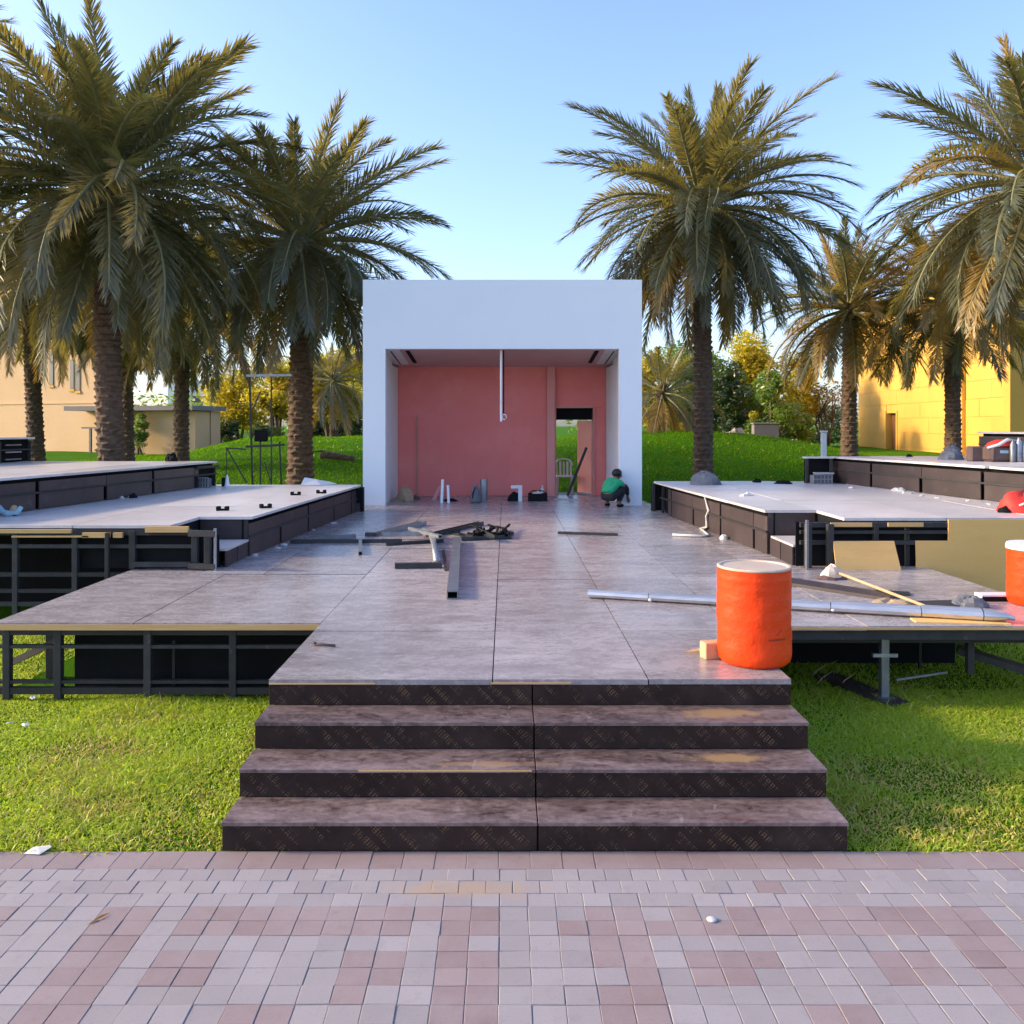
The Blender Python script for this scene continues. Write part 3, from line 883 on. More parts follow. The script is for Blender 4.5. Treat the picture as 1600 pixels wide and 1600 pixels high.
R2z = 1.30
mr = empty('mid_platform', (5, 10.6, 0), label='waist high right platform faced with raw yellow plywood at its front', cat='stage')
def f_mr():
    sheets(mr, [(4.22, 10.62), (11.5, 10.62), (11.5, 17.6), (4.22, 17.6)], R2z, [4.22, 5.5, 6.7, 8.2, 11.6], [10.6, 13.04, 15.48, 17.7], M['deck_lvl'])
    sheets(mr, [(4.22, 11.56), (3.52, 11.56), (3.06, 17.2), (3.06, 17.6), (4.22, 17.6)], R2z, [2.9, 4.22], [11.5, 13.04, 15.48, 17.7], M['deck_lvl'])
    cladding(mr, (3.56, 11.58), (3.12, 17.1), D + .002, R2z - .04, 1, lead=.9, open_end=.55)
    MB().box(4.24, 4.26, 10.66, 11.75, D, R2z - .042).build('gap_shade_sheet', M['black'], mr)
    MB().box(3.59, 4.22, 11.60, 11.62, D, R2z - .037).build('recess_panel', M['clad'], mr)
    MB().box(3.60, 4.2, 10.66, 11.56, .93, .955).build('step_tread', M['deck_lvl'], mr)
    for a, b in ((10.66, 11.1), (11.13, 11.56)):
        MB().box(3.59, 3.61, a, b, D + .002, .927).build('step_side', M['clad'], mr)
    y = 10.56
    X = lambda px: at(px, 0, y).x
    frame_posts(mr, [X(p) for p in (1258, 1292)], y - .1, R2z - .06, D, .075)
    frame_posts(mr, [X(1252)], y - .2, R2z + .0, D, .035, 'galv')
    frame_posts(mr, [X(1368), ], y, R2z - .06, .98, .06)
    frame_posts(mr, [X(1420)], y + .06, R2z - .06, D, .06)
    for z, h in ((R2z - .08, .06), (1.13, .04), (1.0, .05)):
        rail(mr, (X(1250), y, z), (X(1482), y, z), .05, h)
    for a, b in ((1296, 1360), (1385, 1440)):
        p, q = at(a, 813, y), at(b, 813, y)
        MB().box(p.x, q.x, y - .05, y - .03, R2z - .1, R2z - .05).build('raw_board', M['ply_edge'], mr)
    # plywood sheets on the front
    def sheet(pts, t=.018, yy=10.46, lean=0.0):
        w = [at(px, py, yy) for px, py in pts]
        n = len(w)
        v = [(p.x, yy + lean * (p.z - D), p.z) for p in w] + [(p.x, yy + t + lean * (p.z - D), p.z) for p in w]
        f = [tuple(range(n)), tuple(range(2 * n - 1, n - 1, -1))] + [(i, n + i, n + (i + 1) % n, (i + 1) % n) for i in range(n)]
        MB().add(v, [tuple(reversed(q)) for q in f]).build('plywood_sheet', M['ply'], mr)
    sheet([(1307, 890.5), (1408, 890.5), (1402, 847), (1306, 847)], lean=.25, yy=10.34)
    sheet([(1434, 972), (1640, 972), (1640, 812), (1482, 812), (1482, 845), (1431, 845)], yy=10.52)
    sheet([(1642, 972), (1860, 972), (1860, 812), (1642, 812)], yy=10.52)
    MB().box(3.62, 11.4, 10.62, 10.64, .01, R2z - .05).build('void_shade_sheet', M['black'], mr)
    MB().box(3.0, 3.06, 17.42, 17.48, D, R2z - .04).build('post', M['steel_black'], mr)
    MB().box(3.0, 4.0, 17.56, 17.58, D, R2z - .05).build('void_shade_sheet', M['black'], mr)
shifted(mr, f_mr)

R3z = 1.83
ur = empty('upper_platform', (9, 11, 0), label='raised right platform with brown panels and a dark open end', cat='stage')
def f_ur():
    ln = lambda y: 6.57 + (17.4 - y) * .183
    sheets(ur, [(15, 10.7), (ln(10.7) - .03, 10.7), (ln(17.25) - .03, 17.25), (15, 17.25)], R3z, [5.6, 7.4, 8.6, 10, 12.5, 15], [10.6, 13.04, 15.48, 17.6], M['deck_lvl'])
    cladding(ur, (ln(10.7), 10.7), (ln(17.3), 17.3), R2z + .002, R3z - .04, 1, lead=.35, open_end=.0)
    # black open end section jutting out beyond the cladding
    MB().box(6.02, 6.52, 17.15, 17.17, R2z, R3z - .04).build('void_shade_sheet', M['black'], ur)
    MB().box(6.0, 6.56, 16.98, 17.22, R3z - .035, R3z - .004).build('deck_sheet', M['deck_lvl'], ur)
    for x in (6.02, 6.5):
        MB().box(x - .025, x + .025, 16.98, 17.03, R2z, R3z - .04).build('post', M['steel_black'], ur)
    MB().box(6.2, 6.5, 16.9, 17.1, R2z + .01, R2z + .19).build('step_side', M['clad'], ur)
    MB().box(6.18, 6.52, 16.88, 17.12, R2z + .19, R2z + .215).build('step_tread', M['deck_lvl'], ur)
    MB().box(6.2, 14.9, 17.26, 17.28, R2z, R3z - .05).build('void_shade_sheet', M['black'], ur)
shifted(ur, f_ur)

tr = empty('top_platform', (11, 15, 0), label='highest right platform block behind the piled bags at the frame edge', cat='stage')
def f_tr():
    ln = lambda y: 9.46 + (17.0 - y) * .183
    z = 2.33
    sheets(tr, [(15, 12), (ln(12), 12), (ln(17.0) - .04, 17.0), (15, 17.0)], z, [9, 12, 15], [11.9, 14.4, 17.2], M['deck_lvl'])
    cladding(tr, (ln(12), 12), (ln(17.0), 17.0), R3z + .004, z - .04, 1, lead=.5)
    MB().box(ln(17) + .1, 14.9, 16.92, 16.94, R3z, z - .05).build('void_shade_sheet', M['black'], tr)
shifted(tr, f_tr)

# ------------------------------------------------------------------ white pavilion
YB = 18.6; YW = 21.2
pav = empty('pavilion', (0, YB, D), label='white cube pavilion with a wide opening and a red interior', cat='pavilion')
def f_pav():
    bx0, bx1 = at(567, 0, YB).x, at(1003, 0, YB).x
    ox0, ox1 = at(602, 0, YB).x, at(967.5, 0, YB).x
    zt = at(0, 437, YB).z; zo = at(0, 545, YB).z
    mb = MB()
    # front: one flush sheet with an opening (arch frame profile)
    pr = [(bx0, D), (ox0, D), (ox0, zo), (ox1, zo), (ox1, D), (bx1, D), (bx1, zt), (bx0, zt)]
    th = .20
    v = [(x, YB, z) for x, z in pr] + [(x, YB + th, z) for x, z in pr]
    f = [(0, 1, 2, 7), (2, 3, 6, 7), (3, 4, 5, 6)]
    fb = [tuple(8 + i for i in reversed(q)) for q in f]
    sd = [(i, 8 + i, 8 + (i + 1) % 8, (i + 1) % 8) for i in range(8)]
    mb.add(v, f + fb + [tuple(q) for q in sd])
    mb.build('front_wall', M['white'], pav)
    MB().box(bx0, bx0 + .14, YB + th + .002, YW + .5, D, zt).build('side_wall', M['white'], pav)
    MB().box(bx1 - .14, bx1, YB + th + .002, YW + .5, D, zt).build('side_wall', M['white'], pav)
    MB().box(bx0, bx1, YB + th + .002, YW + .5, zt - .12, zt - .003).build('roof', M['white'], pav)
    # ceiling sloping down to the back
    iz = at(0, 573, YW).z
    ix0, ix1 = at(622, 0, YW).x, at(947, 0, YW).x
    def quad_slab(name, pts, n, mat):
        n = Vector(n)
        v = [Vector(p) for p in pts]; v += [p + n for p in v]
        MB().add(v, [(3, 2, 1, 0), (4, 5, 6, 7), (0, 1, 5, 4), (1, 2, 6, 5), (2, 3, 7, 6), (3, 0, 4, 7)]).build(name, mat, pav)
    y0 = YB + th
    zc = zo - .005
    quad_slab('ceiling', [(bx0 + .15, y0 + .004, zc + .01), (bx1 - .15, y0 + .004, zc + .01), (bx1 - .15, YW + .02, iz), (bx0 + .15, YW + .02, iz)], (0, 0, .05), M['ceil'])
    sl = lambda y: zc + .01 + (iz - zc - .01) * (y - y0) / (YW - y0)
    for xs_, s in ((ox0, 1), (ox1, -1)):
        # pale ceiling border strips and dark light slots
        a, b = sorted((xs_ - s * .3, xs_ + s * .28))
        quad_slab('ceiling_border', [(a, y0 + .01, sl(y0) - .012), (b, y0 + .01, sl(y0) - .012), (b, YW - .45, sl(YW - .45) - .012), (a, YW - .45, sl(YW - .45) - .012)], (0, 0, .008), M['white_in'])
        a, b = sorted((xs_ + s * .40, xs_ + s * .49))
        quad_slab('ceiling_slot', [(a, y0 + .15, sl(y0 + .15) - .016), (b, y0 + .15, sl(y0 + .15) - .016), (b, YW - .65, sl(YW - .65) - .016), (a, YW - .65, sl(YW - .65) - .016)], (0, 0, .012), M['black'])
        a, b = sorted((xs_ + s * .06, xs_ + s * .085))
        quad_slab('ceiling_slot', [(a, y0 + .15, sl(y0 + .15) - .022), (b, y0 + .15, sl(y0 + .15) - .022), (b, YW - .5, sl(YW - .5) - .022), (a, YW - .5, sl(YW - .5) - .022)], (0, 0, .006), M['black'])
    # inner side linings: white boards with service holes
    for k, (xa, s) in enumerate(((ox0, 1), (ox1, -1))):
        x0 = xa - s * .09
        xb_ = ix0 if s > 0 else ix1
        q4 = [(x0, y0 + .005), (xb_ + s * .0, YW - .02), (xb_ - s * .03, YW - .02), (x0 - s * .03, y0 + .005)]
        MB().prism(q4, D, sl(YW) - .03).build('side_lining', M['white_in'], pav)
        q5 = [(x0, y0 + .005), (x0 + s * .012, YW - .9), (x0 - s * .03, YW - .9), (x0 - s * .03, y0 + .005)]
        MB().prism(q5, sl(YW) - .028, zc).build('side_lining', M['white_in'], pav)
        for zz, h in ((3.6, .08), (2.9, .5), (1.95, .45), (1.5, .08), (1.12, .1), (.98, .06)):
            a, b = sorted((x0 + s * .004, x0 + s * .0))
            MB().box(a - .012, b + .012, y0 + .32, y0 + .50, zz - h / 2, zz + h / 2).build('service_hole', M['black'], pav)
    # red back wall with a door opening
    dx0, dx1 = at(869, 0, YW).x, at(927, 0, YW).x
    dz = at(0, 637, YW).z
    px0, px1 = at(854, 0, YW).x, at(867, 0, YW).x
    xa, xb = at(610, 0, YW).x, at(960, 0, YW).x
    MB().box(xa, px0, YW, YW + .1, D, iz + .05).build('back_wall', M['red_wall'], pav)
    MB().box(px1, xb, YW + .04, YW + .14, dz, iz + .05).build('back_wall', M['red_wall'], pav)
    MB().box(dx1, xb, YW + .04, YW + .14, D, dz - .002).build('back_wall', M['red_wall'], pav)
    MB().box(px0 + .002, px1, YW - .10, YW + .14, D, iz + .03, ch=.006).build('pilaster', M['red_door'], pav)
    fr = MB()
    fr.box(dx0 - .03, dx0, YW + .0, YW + .42, D, dz); fr.box(dx1, dx1 + .035, YW + .0, YW + .42, D, dz); fr.box(dx0 - .03, dx1 + .035, YW + .0, YW + .42, dz + .002, dz + .04)
    fr.build('door_frame', M['red_door'], pav)
    MB().box(dx0, dx1, YW + .30, YW + .40, dz - .30, dz - .002).build('transom', M['black'], pav)
    # door leaf swung outwards
    c = Vector((dx1 - .01, YW + .43, 0)); e = c + Vector((-.30, .62, 0))
    nrm = Vector((.62, .30, 0)).normalized() * .04
    lf = MB().prism([(q.x, q.y) for q in (c, e, e + nrm, c + nrm)], D + .02, dz - .32).build('door_leaf', M['red_door'], pav)
    # faint access hatch and boarding on the red wall
    h0, h1 = at(735, 740, YW), at(797, 708, YW)
    hch = MB().box(h0.x - .12, h1.x, YW - .012, YW - .001, D + .02, h1.z + .08).build('hatch', M['red_wall'], pav)
    MB().box(h0.x, h1.x - .06, YW - .020, YW - .0125, D + .02, h1.z - .08).build('hatch', M['red_wall'], pav)
    MB().box(h1.x - .09, h1.x - .05, YW - .035, YW - .013, h1.z - .03, h1.z + .02).build('hatch_handle', M['red_door'], hch)
    b0 = at(651, 650, YW)
    MB().box(b0.x, b0.x + .03, YW - .03, YW - .001, D, b0.z).build('batten', M['card'], pav)
    MB().box(xa + .2, b0.x - .1, YW - .008, YW - .001, D, 3.2).build('wall_board', M['red_wall'], pav)
shifted(pav, f_pav)

# hanging pole
hp = empty('hanging_pole', at(783, 546, 18.9), label='pale pole with a ring hanging from the pavilion ceiling', cat='pole')
MB().rod((0, 0, .02), (0, 0, -1.60), .026, 10).build('pole', M['white_plastic'], hp)
MB().bar((.055, 0, 0), (.055, 0, -1.42), .03).build('cable', M['black'], hp)
ring = MB()
ring.tube([(.07 + .045 * math.cos(t), 0, -1.50 + .06 * math.sin(t)) for t in np.linspace(0, 6.28, 15)], .014, 6)
ring.build('ring', M['white_plastic'], hp, True)

# ------------------------------------------------------------------ palms
def frond_mesh(name, bend, seed, leaf='frond', twist=0.0, dens=108):
    """unit-length (1 m) frond heading +X, curving down; scaled later"""
    q = random.Random(seed)
    N = 18
    pts = []; ang = []
    p = Vector((0, 0, 0)); side = 0.0
    for i in range(N + 1):
        s = i / N
        a = -bend * s ** 1.35
        ang.append(a)
        pts.append(p.copy())
        p = p + Vector((math.cos(a), twist * s * .5, math.sin(a))) / N
    mb = MB()
    rad = [.0135 * (1 - .82 * (i / N)) + .0012 for i in range(N + 1)]
    rad[0] = .022
    mb.tube(pts, rad, 5, 0)
    def at_s(s):
        f = s * N; i = min(int(f), N - 1); t = f - i
        return pts[i].lerp(pts[i + 1], t), ang[i] + (ang[i + 1] - ang[i]) * t
    for sd in (-1, 1):
        for k in range(dens):
            s = .16 + .84 * (k + q.uniform(-.3, .3)) / dens
            s = min(max(s, .15), .995)
            o, a = at_s(s)
            fw = Vector((math.cos(a), 0, math.sin(a))); up = Vector((-math.sin(a), 0, math.cos(a))); lat = Vector((0, sd, 0))
            ln = .185 * (min(1, .30 + (s - .15) * 3.2)) * (1 - .50 * max(0, s - .5) / .5) * q.uniform(.82, 1.12)
            fa = R(62 - 38 * s + q.uniform(-9, 9))            # angle away from the rachis
            va = R(q.choice((50, 22, -8)) + q.uniform(-12, 12)) * (1 - .35 * s)
            d = fw * math.cos(fa) + (lat * math.cos(va) + up * math.sin(va)) * math.sin(fa)
            d.normalize()
            wv = (d.cross(up)).normalized()
            w = .0043 * q.uniform(.8, 1.15)
            droop = Vector((0, 0, -1)) * ln * q.uniform(.02, .18)
            b0 = o; m_ = o + d * ln * .5 + droop * .25; e = o + d * ln + droop
            mb.add([b0 - wv * w * .45, b0 + wv * w * .45, m_ + wv * w, m_ - wv * w, e], [(0, 1, 2, 3), (3, 2, 4)], 1)
    return mb.mesh(name, [M['rachis'], M[leaf]])

FR = {}
for kind, leaf in (('g', 'frond'), ('d', 'frond_dry_sungold')):
    for bi, b in enumerate((.28, .55, .9, 1.3)):
        for sidx in range(2):
            FR[kind, bi, sidx] = frond_mesh('frond', b, 11 * bi + sidx + (50 if kind == 'd' else 0), leaf, twist=(-.25, .25)[sidx])

def trunk_mesh(base, top, r0, r1, seed, boots=.22):
    """spiral of old leaf bases standing proud of a tapering stem"""
    q = random.Random(seed)
    base, top = Vector(base), Vector(top)
    L = (top - base).length
    mb = MB()
    rings = int(L / .045); n = 26
    v = []; fs = []
    rowh = .15; per = 8
    for k in range(rings + 1):
        t = k / rings
        c = base.lerp(top, t) + Vector((math.sin(t * 3.1 + seed) * .05 * L * .12, math.cos(t * 2.3 + seed) * .02, 0)) * math.sin(t * math.pi)
        r = r0 + (r1 - r0) * t
        r *= 1 + .28 * math.exp(-t * L / .35)                 # root flare
        r *= 1 + .34 * math.exp(-((1 - t) * L / .55) ** 2)     # boots under the crown
        for i in range(n):
            a = 2 * math.pi * i / n
            hz = t * L / rowh
            row = math.floor(hz)
            # staggered diamond leaf scars
            u = (a / (2 * math.pi) * per + .5 * (row % 2)) % 1
            fz = hz - row
            edge = (1 - abs(2 * u - 1)) ** .6
            saw = (fz ** 1.6) * edge
            d = boots * (saw - .35) * (1.0 + .5 * math.sin(seed + row * 1.7 + i))
            rr = r * (1 + d * 1.25) + q.uniform(-.004, .004)
            v.append((c.x + rr * math.cos(a), c.y + rr * math.sin(a), c.z))
    for k in range(rings):
        for i in range(n):
            fs.append((k * n + i, k * n + (i + 1) % n, (k + 1) * n + (i + 1) % n, (k + 1) * n + i))
    fs.append(tuple(range(rings * n, (rings + 1) * n)))
    mb.add(v, fs)
    return mb.mesh('trunk', M['trunk'])

def palm(px, Y, crown_py, label, L=3.6, r=.24, n=62, seed=0, lean=0.0, lo=-62, dry=.15, base_z=None, crown_px=None, scale_w=1.0, trunk_r1=None, group='date palms around the stage'):
    q = random.Random(seed)
    b = at(px, 0, Y)
    bz = gz(b.x, Y) - .05 if base_z is None else base_z
    cp = at(px if crown_px is None else crown_px, crown_py, Y)
    t = empty('palm_tree', (b.x, Y, bz), label=label, cat='palm', group=group)
    top = Vector((cp.x - b.x, lean, cp.z - bz))
    link('trunk', trunk_mesh((0, 0, 0), top, r, (trunk_r1 or r * .8), seed), t)
    ga = 2.399963
    for i in range(n):
        u = (i + .5) / n
        el = 84 - (84 - lo) * u ** .92 + q.uniform(-7, 7)
        az = i * ga + q.uniform(-.25, .25)
        bi = 0 if el > 62 else (1 if el > 28 else (2 if el > -8 else 3))
        if q.random() < .25: bi = min(3, bi + 1)
        if el < -28: bi = 1
        dk = 'd' if (el < -38 and q.random() < dry * 4) or q.random() < dry * .35 else 'g'  # dry fronds; high dry values also paint sun-gold crowns
        s = L * q.uniform(.86, 1.08) * (0.68 if el > 68 else (.84 if el > 48 else 1.0)) * (.9 if el < -30 else 1)
        z = -.10 - .55 * u
        rr = r * .75
        off = Vector((math.cos(az) * rr, math.sin(az) * rr, z))
        o = link('frond', FR[dk, bi, q.randint(0, 1)], t, top + off)
        # roll about its own axis, then elevate, then turn
        m = Euler((q.uniform(-.35, .35), 0, 0)).to_matrix()
        m = Euler((0, -R(el), 0)).to_matrix() @ m
        m = Euler((0, 0, az)).to_matrix() @ m
        o.rotation_euler = m.to_euler()
        o.scale = (s, s * scale_w, s)
    return t

palm(178, 18.9, 268, 'large dark date palm left of the stage with drooping skirt', L=4.35, r=.30, n=135, seed=3, crown_px=160, lean=.2, lo=-60, dry=.05, trunk_r1=.27)
palm(470, 23.0, 356, 'date palm with thick shaggy trunk just left of the pavilion', L=4.0, r=.35, n=116, seed=5, lo=-60, dry=.10)
palm(1098, 22.8, 302, 'tall date palm just right of the pavilion with a full round crown', L=3.95, r=.27, n=130, seed=8, lo=-64, dry=.12)
palm(1625, 18.6, 262, 'date palm at the right edge showing only its fronds', L=4.0, r=.28, n=104, seed=12, lo=-60, dry=.5)
palm(-255, 19.6, 105, 'date palm added beyond the left edge to shade the big left palm, only frond tips in view', L=4.2, r=.28, n=100, seed=36, lo=-58, dry=.2)  # palm added out of view to shade the large left crowns
palm(57, 27.5, 428, 'slimmer date palm at the far left before the peach building', L=3.5, r=.27, n=80, seed=15, lo=-52, dry=.2, crown_px=48)
palm(283, 27.0, 440, 'date palm with narrow dark trunk between the two big left palms', L=3.6, r=.25, n=84, seed=18, lo=-54, dry=.12)
palm(199, 29.5, 440, 'date palm half hidden behind the big left palm trunk', L=3.4, r=.23, n=70, seed=21, lo=-52, dry=.2)
palm(1327, 28.0, 462, 'date palm with green heart left of the yellow building', L=3.3, r=.265, n=84, seed=24, lo=-46, dry=1.2)  # high dry value paints golden sunlight into the crown
palm(1488, 26.5, 452, 'date palm with golden fronds before the yellow building', L=3.4, r=.25, n=84, seed=27, lo=-36, dry=2.0)  # sunlit gold of this crown comes from dry frond colour
palm(1022, 34, 600, 'short leaning date palm on the mound right of the pavilion', L=2.6, r=.2, n=44, seed=30, lo=-64, dry=.45, crown_px=1036)
palm(520, 47, 585, 'distant golden palm beyond the lawn left of the pavilion', L=3.2, r=.2, n=40, seed=33, lo=-60, dry=.6)

# ------------------------------------------------------------------ background trees and bushes
def leaf_cloud(mb, c, r, n, size, q, shell=.55):
    for _ in range(n):
        while True:
            d = Vector((q.gauss(0, 1), q.gauss(0, 1), q.gauss(0, 1)))
            if d.length > .1: break
        d.normalize()
        k = q.uniform(shell, 1.0) if q.random() < .75 else q.uniform(.1, shell)
        p = Vector((c[0] + d.x * r[0] * k, c[1] + d.y * r[1] * k, c[2] + d.z * r[2] * k))
        a = Vector((q.gauss(0, 1), q.gauss(0, 1), q.gauss(0, .6))).normalized()
        b = a.cross(Vector((q.gauss(0, 1), q.gauss(0, 1), q.gauss(0, 1)))).normalized()
        s = size * q.uniform(.6, 1.4)
        mb.add([p - a * s, p + b * s * .42, p + a * s, p - b * s * .42], [(0, 1, 2, 3)])

def tree(px, Y, base_h, top_py, wpx, label, leaf, n=4200, seed=0, blobs=11, size=.085, stems=3, squash=1.0, cat='tree', group='trees behind the lawn', name='leafy_tree', low=.35, fat=1.35):
    q = random.Random(seed)
    b = at(px, 0, Y); bz = gz(b.x, Y) - .05
    ht = at(0, top_py, Y).z - bz
    w = wpx * Y / F / 2
    t = empty(name, (b.x, Y, bz), label=label, cat=cat, group=group)
    cs = []
    for i in range(blobs):
        u = (i + .5) / blobs
        a = q.uniform(0, 6.28); rr = w * q.uniform(.15, .72)
        z = ht * (low + (1 - low) * q.uniform(.08, .86))
        br = w * q.uniform(.26, .5) * fat
        k = 1 - .55 * max(0, (z / ht - .6) / .4)
        cs.append((Vector((math.cos(a) * rr * k, math.sin(a) * rr * k, z)), br))
    mb = MB()
    for j in range(stems):
        a = j * 2.1 + q.uniform(0, 1)
        e = cs[j % len(cs)][0]
        p1 = Vector((math.cos(a) * .12, math.sin(a) * .12, 0)); 
        m1 = p1.lerp(e, .5) + Vector((q.uniform(-.2, .2), q.uniform(-.2, .2), .25))
        r0 = max(.045, ht * .018)
        mb.tube([p1, p1.lerp(m1, .5) + Vector((0, 0, .1)), m1, e], [r0 * 1.2, r0, r0 * .75, r0 * .3], 7)
        for _ in range(3):
            e2 = cs[q.randrange(len(cs))][0]
            mb.tube([m1, m1.lerp(e2, .5) + Vector((0, 0, .15)), e2], [r0 * .6, r0 * .4, r0 * .15], 5)
    mb.build('trunk', M['bark'], t, True)
    cm = MB()
    for c, br in cs:
        leaf_cloud(cm, c, (br, br, br * .78 * squash), n // blobs, size, q)
    cm.build('crown', M[leaf], t)
    return t

tree(372, 53, 0, 562, 120, 'sunlit yellow tree beyond the lawn beside the low canopy building', 'leaf_y', 8200, 41, 16, .12, 4, low=.22)
tree(432, 51, 0, 560, 90, 'sunlit orange yellow tree with bare stems behind the metal stand', 'leaf_y', 7200, 42, 14, .12, 5, low=.3)
tree(515, 49, 0, 548, 110, 'yellow tree directly left of the white pavilion', 'leaf_y', 7600, 43, 14, .12, 4, low=.3)
tree(560, 54, 0, 535, 120, 'golden tree rising behind the left corner of the pavilion', 'leaf_y', 7400, 44, 14, .13, 3, low=.25)
tree(1052, 50, 0, 528, 130, 'rounded green tree behind the short leaning palm', 'leaf_g', 9500, 45, 16, .13, 3, low=.2)
tree(1135, 46, 0, 552, 90, 'dense dark green tree right of the tall palm trunk', 'leaf_d', 9000, 46, 16, .11, 3, low=.08)
tree(1180, 52, 0, 515, 110, 'bright yellow green tree in the middle of the right background', 'leaf_y', 8600, 47, 15, .13, 3, low=.25)
tree(1208, 44, 0, 560, 80, 'mid green bushy tree in front of the bright yellow green one', 'leaf_g', 8000, 48, 14, .10, 3, low=.18)
tree(1245, 46, 0, 632, 66, 'low weeping green shrub tree left of the yellow building', 'leaf_g', 5000, 49, 11, .09, 2, low=.25)
tree(1290, 50, 0, 585, 90, 'thin half bare tree with crooked stems by the yellow building', 'leaf_dry', 900, 50, 9, .09, 5, low=.45)
tree(1180, 44.5, 0, 640, 34, 'small sunlit yellow shrub among rocks on the mound crest', 'leaf_y', 1300, 51, 6, .07, 2, low=.1, cat='shrub', name='shrub')
tree(1062, 40, 0, 656, 26, 'little round yellow shrub under the short palm', 'leaf_y', 900, 52, 5, .06, 2, low=.1, cat='shrub', name='shrub')
tree(218, 40, 0, 641, 30, 'clipped round green bush beside the low canopy building', 'leaf_g', 4200, 53, 12, .055, 2, low=.12, fat=1.7, cat='shrub', name='shrub')
for k, (px, Y, tp, w) in enumerate(((350, 50, 655, 60), (420, 50, 662, 70), (490, 52, 660, 70), (545, 52, 650, 80), (1085, 52, 640, 80), (1150, 53, 645, 90), (1225, 54, 650, 90), (1290, 55, 640, 90))):
    tree(px, Y, 0, tp, w, ['dark hedge at the foot of the leftmost yellow tree', 'dark hedge behind the metal stand', 'dark hedge right of the shaggy palm trunk', 'dark hedge at the left corner of the pavilion',
        'dark hedge behind the short leaning palm', 'dark hedge right of the tall palm trunk', 'dark hedge behind the weeping shrub tree', 'dark hedge beside the yellow building'][k], 'leaf_d', 2600, 60 + k, 9, .10, 2, low=.02, cat='hedge', name='hedge', group='dark hedges behind the lawn')

tree(1022, 47, 0, 545, 80, 'yellow green tree at the right corner of the pavilion', 'leaf_y', 6000, 81, 13, .12, 3, low=.2)
tree(1092, 49, 0, 545, 100, 'green tree half hidden by the tall right palm trunk', 'leaf_g', 7500, 82, 14, .12, 3, low=.12)
tree(1160, 50, 0, 570, 90, 'lower green tree filling the gap before the bright yellow one', 'leaf_g', 7000, 83, 14, .11, 3, low=.1)
tree(1248, 51, 0, 552, 90, 'golden tree under the fronds left of the yellow building', 'leaf_y', 6500, 84, 13, .12, 3, low=.3)
tree(470, 56, 0, 556, 130, 'broad golden tree behind the shaggy palm trunk', 'leaf_y', 8000, 85, 15, .13, 3, low=.2)

# far tree line closing the horizon (reads as one mass)
def far_trees():
    mb = MB(); q = random.Random(90)
    for i in range(46):
        x = -70 + i * 3.2 + q.uniform(-1, 1); y = q.uniform(78, 92)
        h = q.uniform(3.6, 6.4)
        leaf_cloud(mb, (x, y, 1.0 + h * .45), (2.4, 2.0, h * .55), 260, .26, q, .4)
    o = mb.build('tree_line', M['leaf_g'])
    tag(o, 'distant line of trees closing the park behind the lawn', 'trees', kind='stuff')
far_trees()

# rocks on the mound crest
for k, (px, py, Y, w, lab) in enumerate(((1148, 672, 40, .75, 'pale leaning rock slab on the mound beside the yellow shrub'), (1226, 676, 40, .4, 'small pointed pale rock near the weeping shrub tree'), (1240, 680, 39, .28, 'little low rock beside the small pointed rock'))):
    p = at(px, py, Y); g_ = gz(p.x, Y)
    o = MB().lump((0, 0, 0), (w, w * .7, max(.5, w * 1.1)), (11, 7), .3, 70 + k).build('rock', M['stone'])
    o.location = (p.x, Y, g_ - .05)
    tag(o, lab, 'rock', 'rocks on the mound')
pb = empty('planter_wall', (at(1196, 0, 43).x, 43, gz(at(1196, 0, 43).x, 43)), label='low brown block wall among the trees right of the pavilion', cat='wall')
MB().box(-.65, .62, -.2, .2, -.1, 1.3, ch=.03).build('wall_body', M['roof_slab'], pb)
MB().box(-.7, .67, -.25, .25, 1.302, 1.38, ch=.02).build('coping', M['roof_slab'], pb)
lg = empty('felled_log', at(526, 711, 29), label='felled palm log lying on the grass mound left of pavilion', cat='log')
lgz = gz(lg.location.x, 29); lg.location.z = lgz + .08
MB().tube([(-.55, 0, .1), (-.3, .02, .13), (0, .05, .08), (.35, .02, .04), (.62, 0, .0)], [.10, .13, .12, .10, .08], 10).build('log', M['trunk'], lg)
MB().tube([(-.3, 0, .15), (-.5, -.05, .27), (-.75, -.1, .25)], [.05, .04, .02], 7).build('branch_stub', M['bark'], lg)

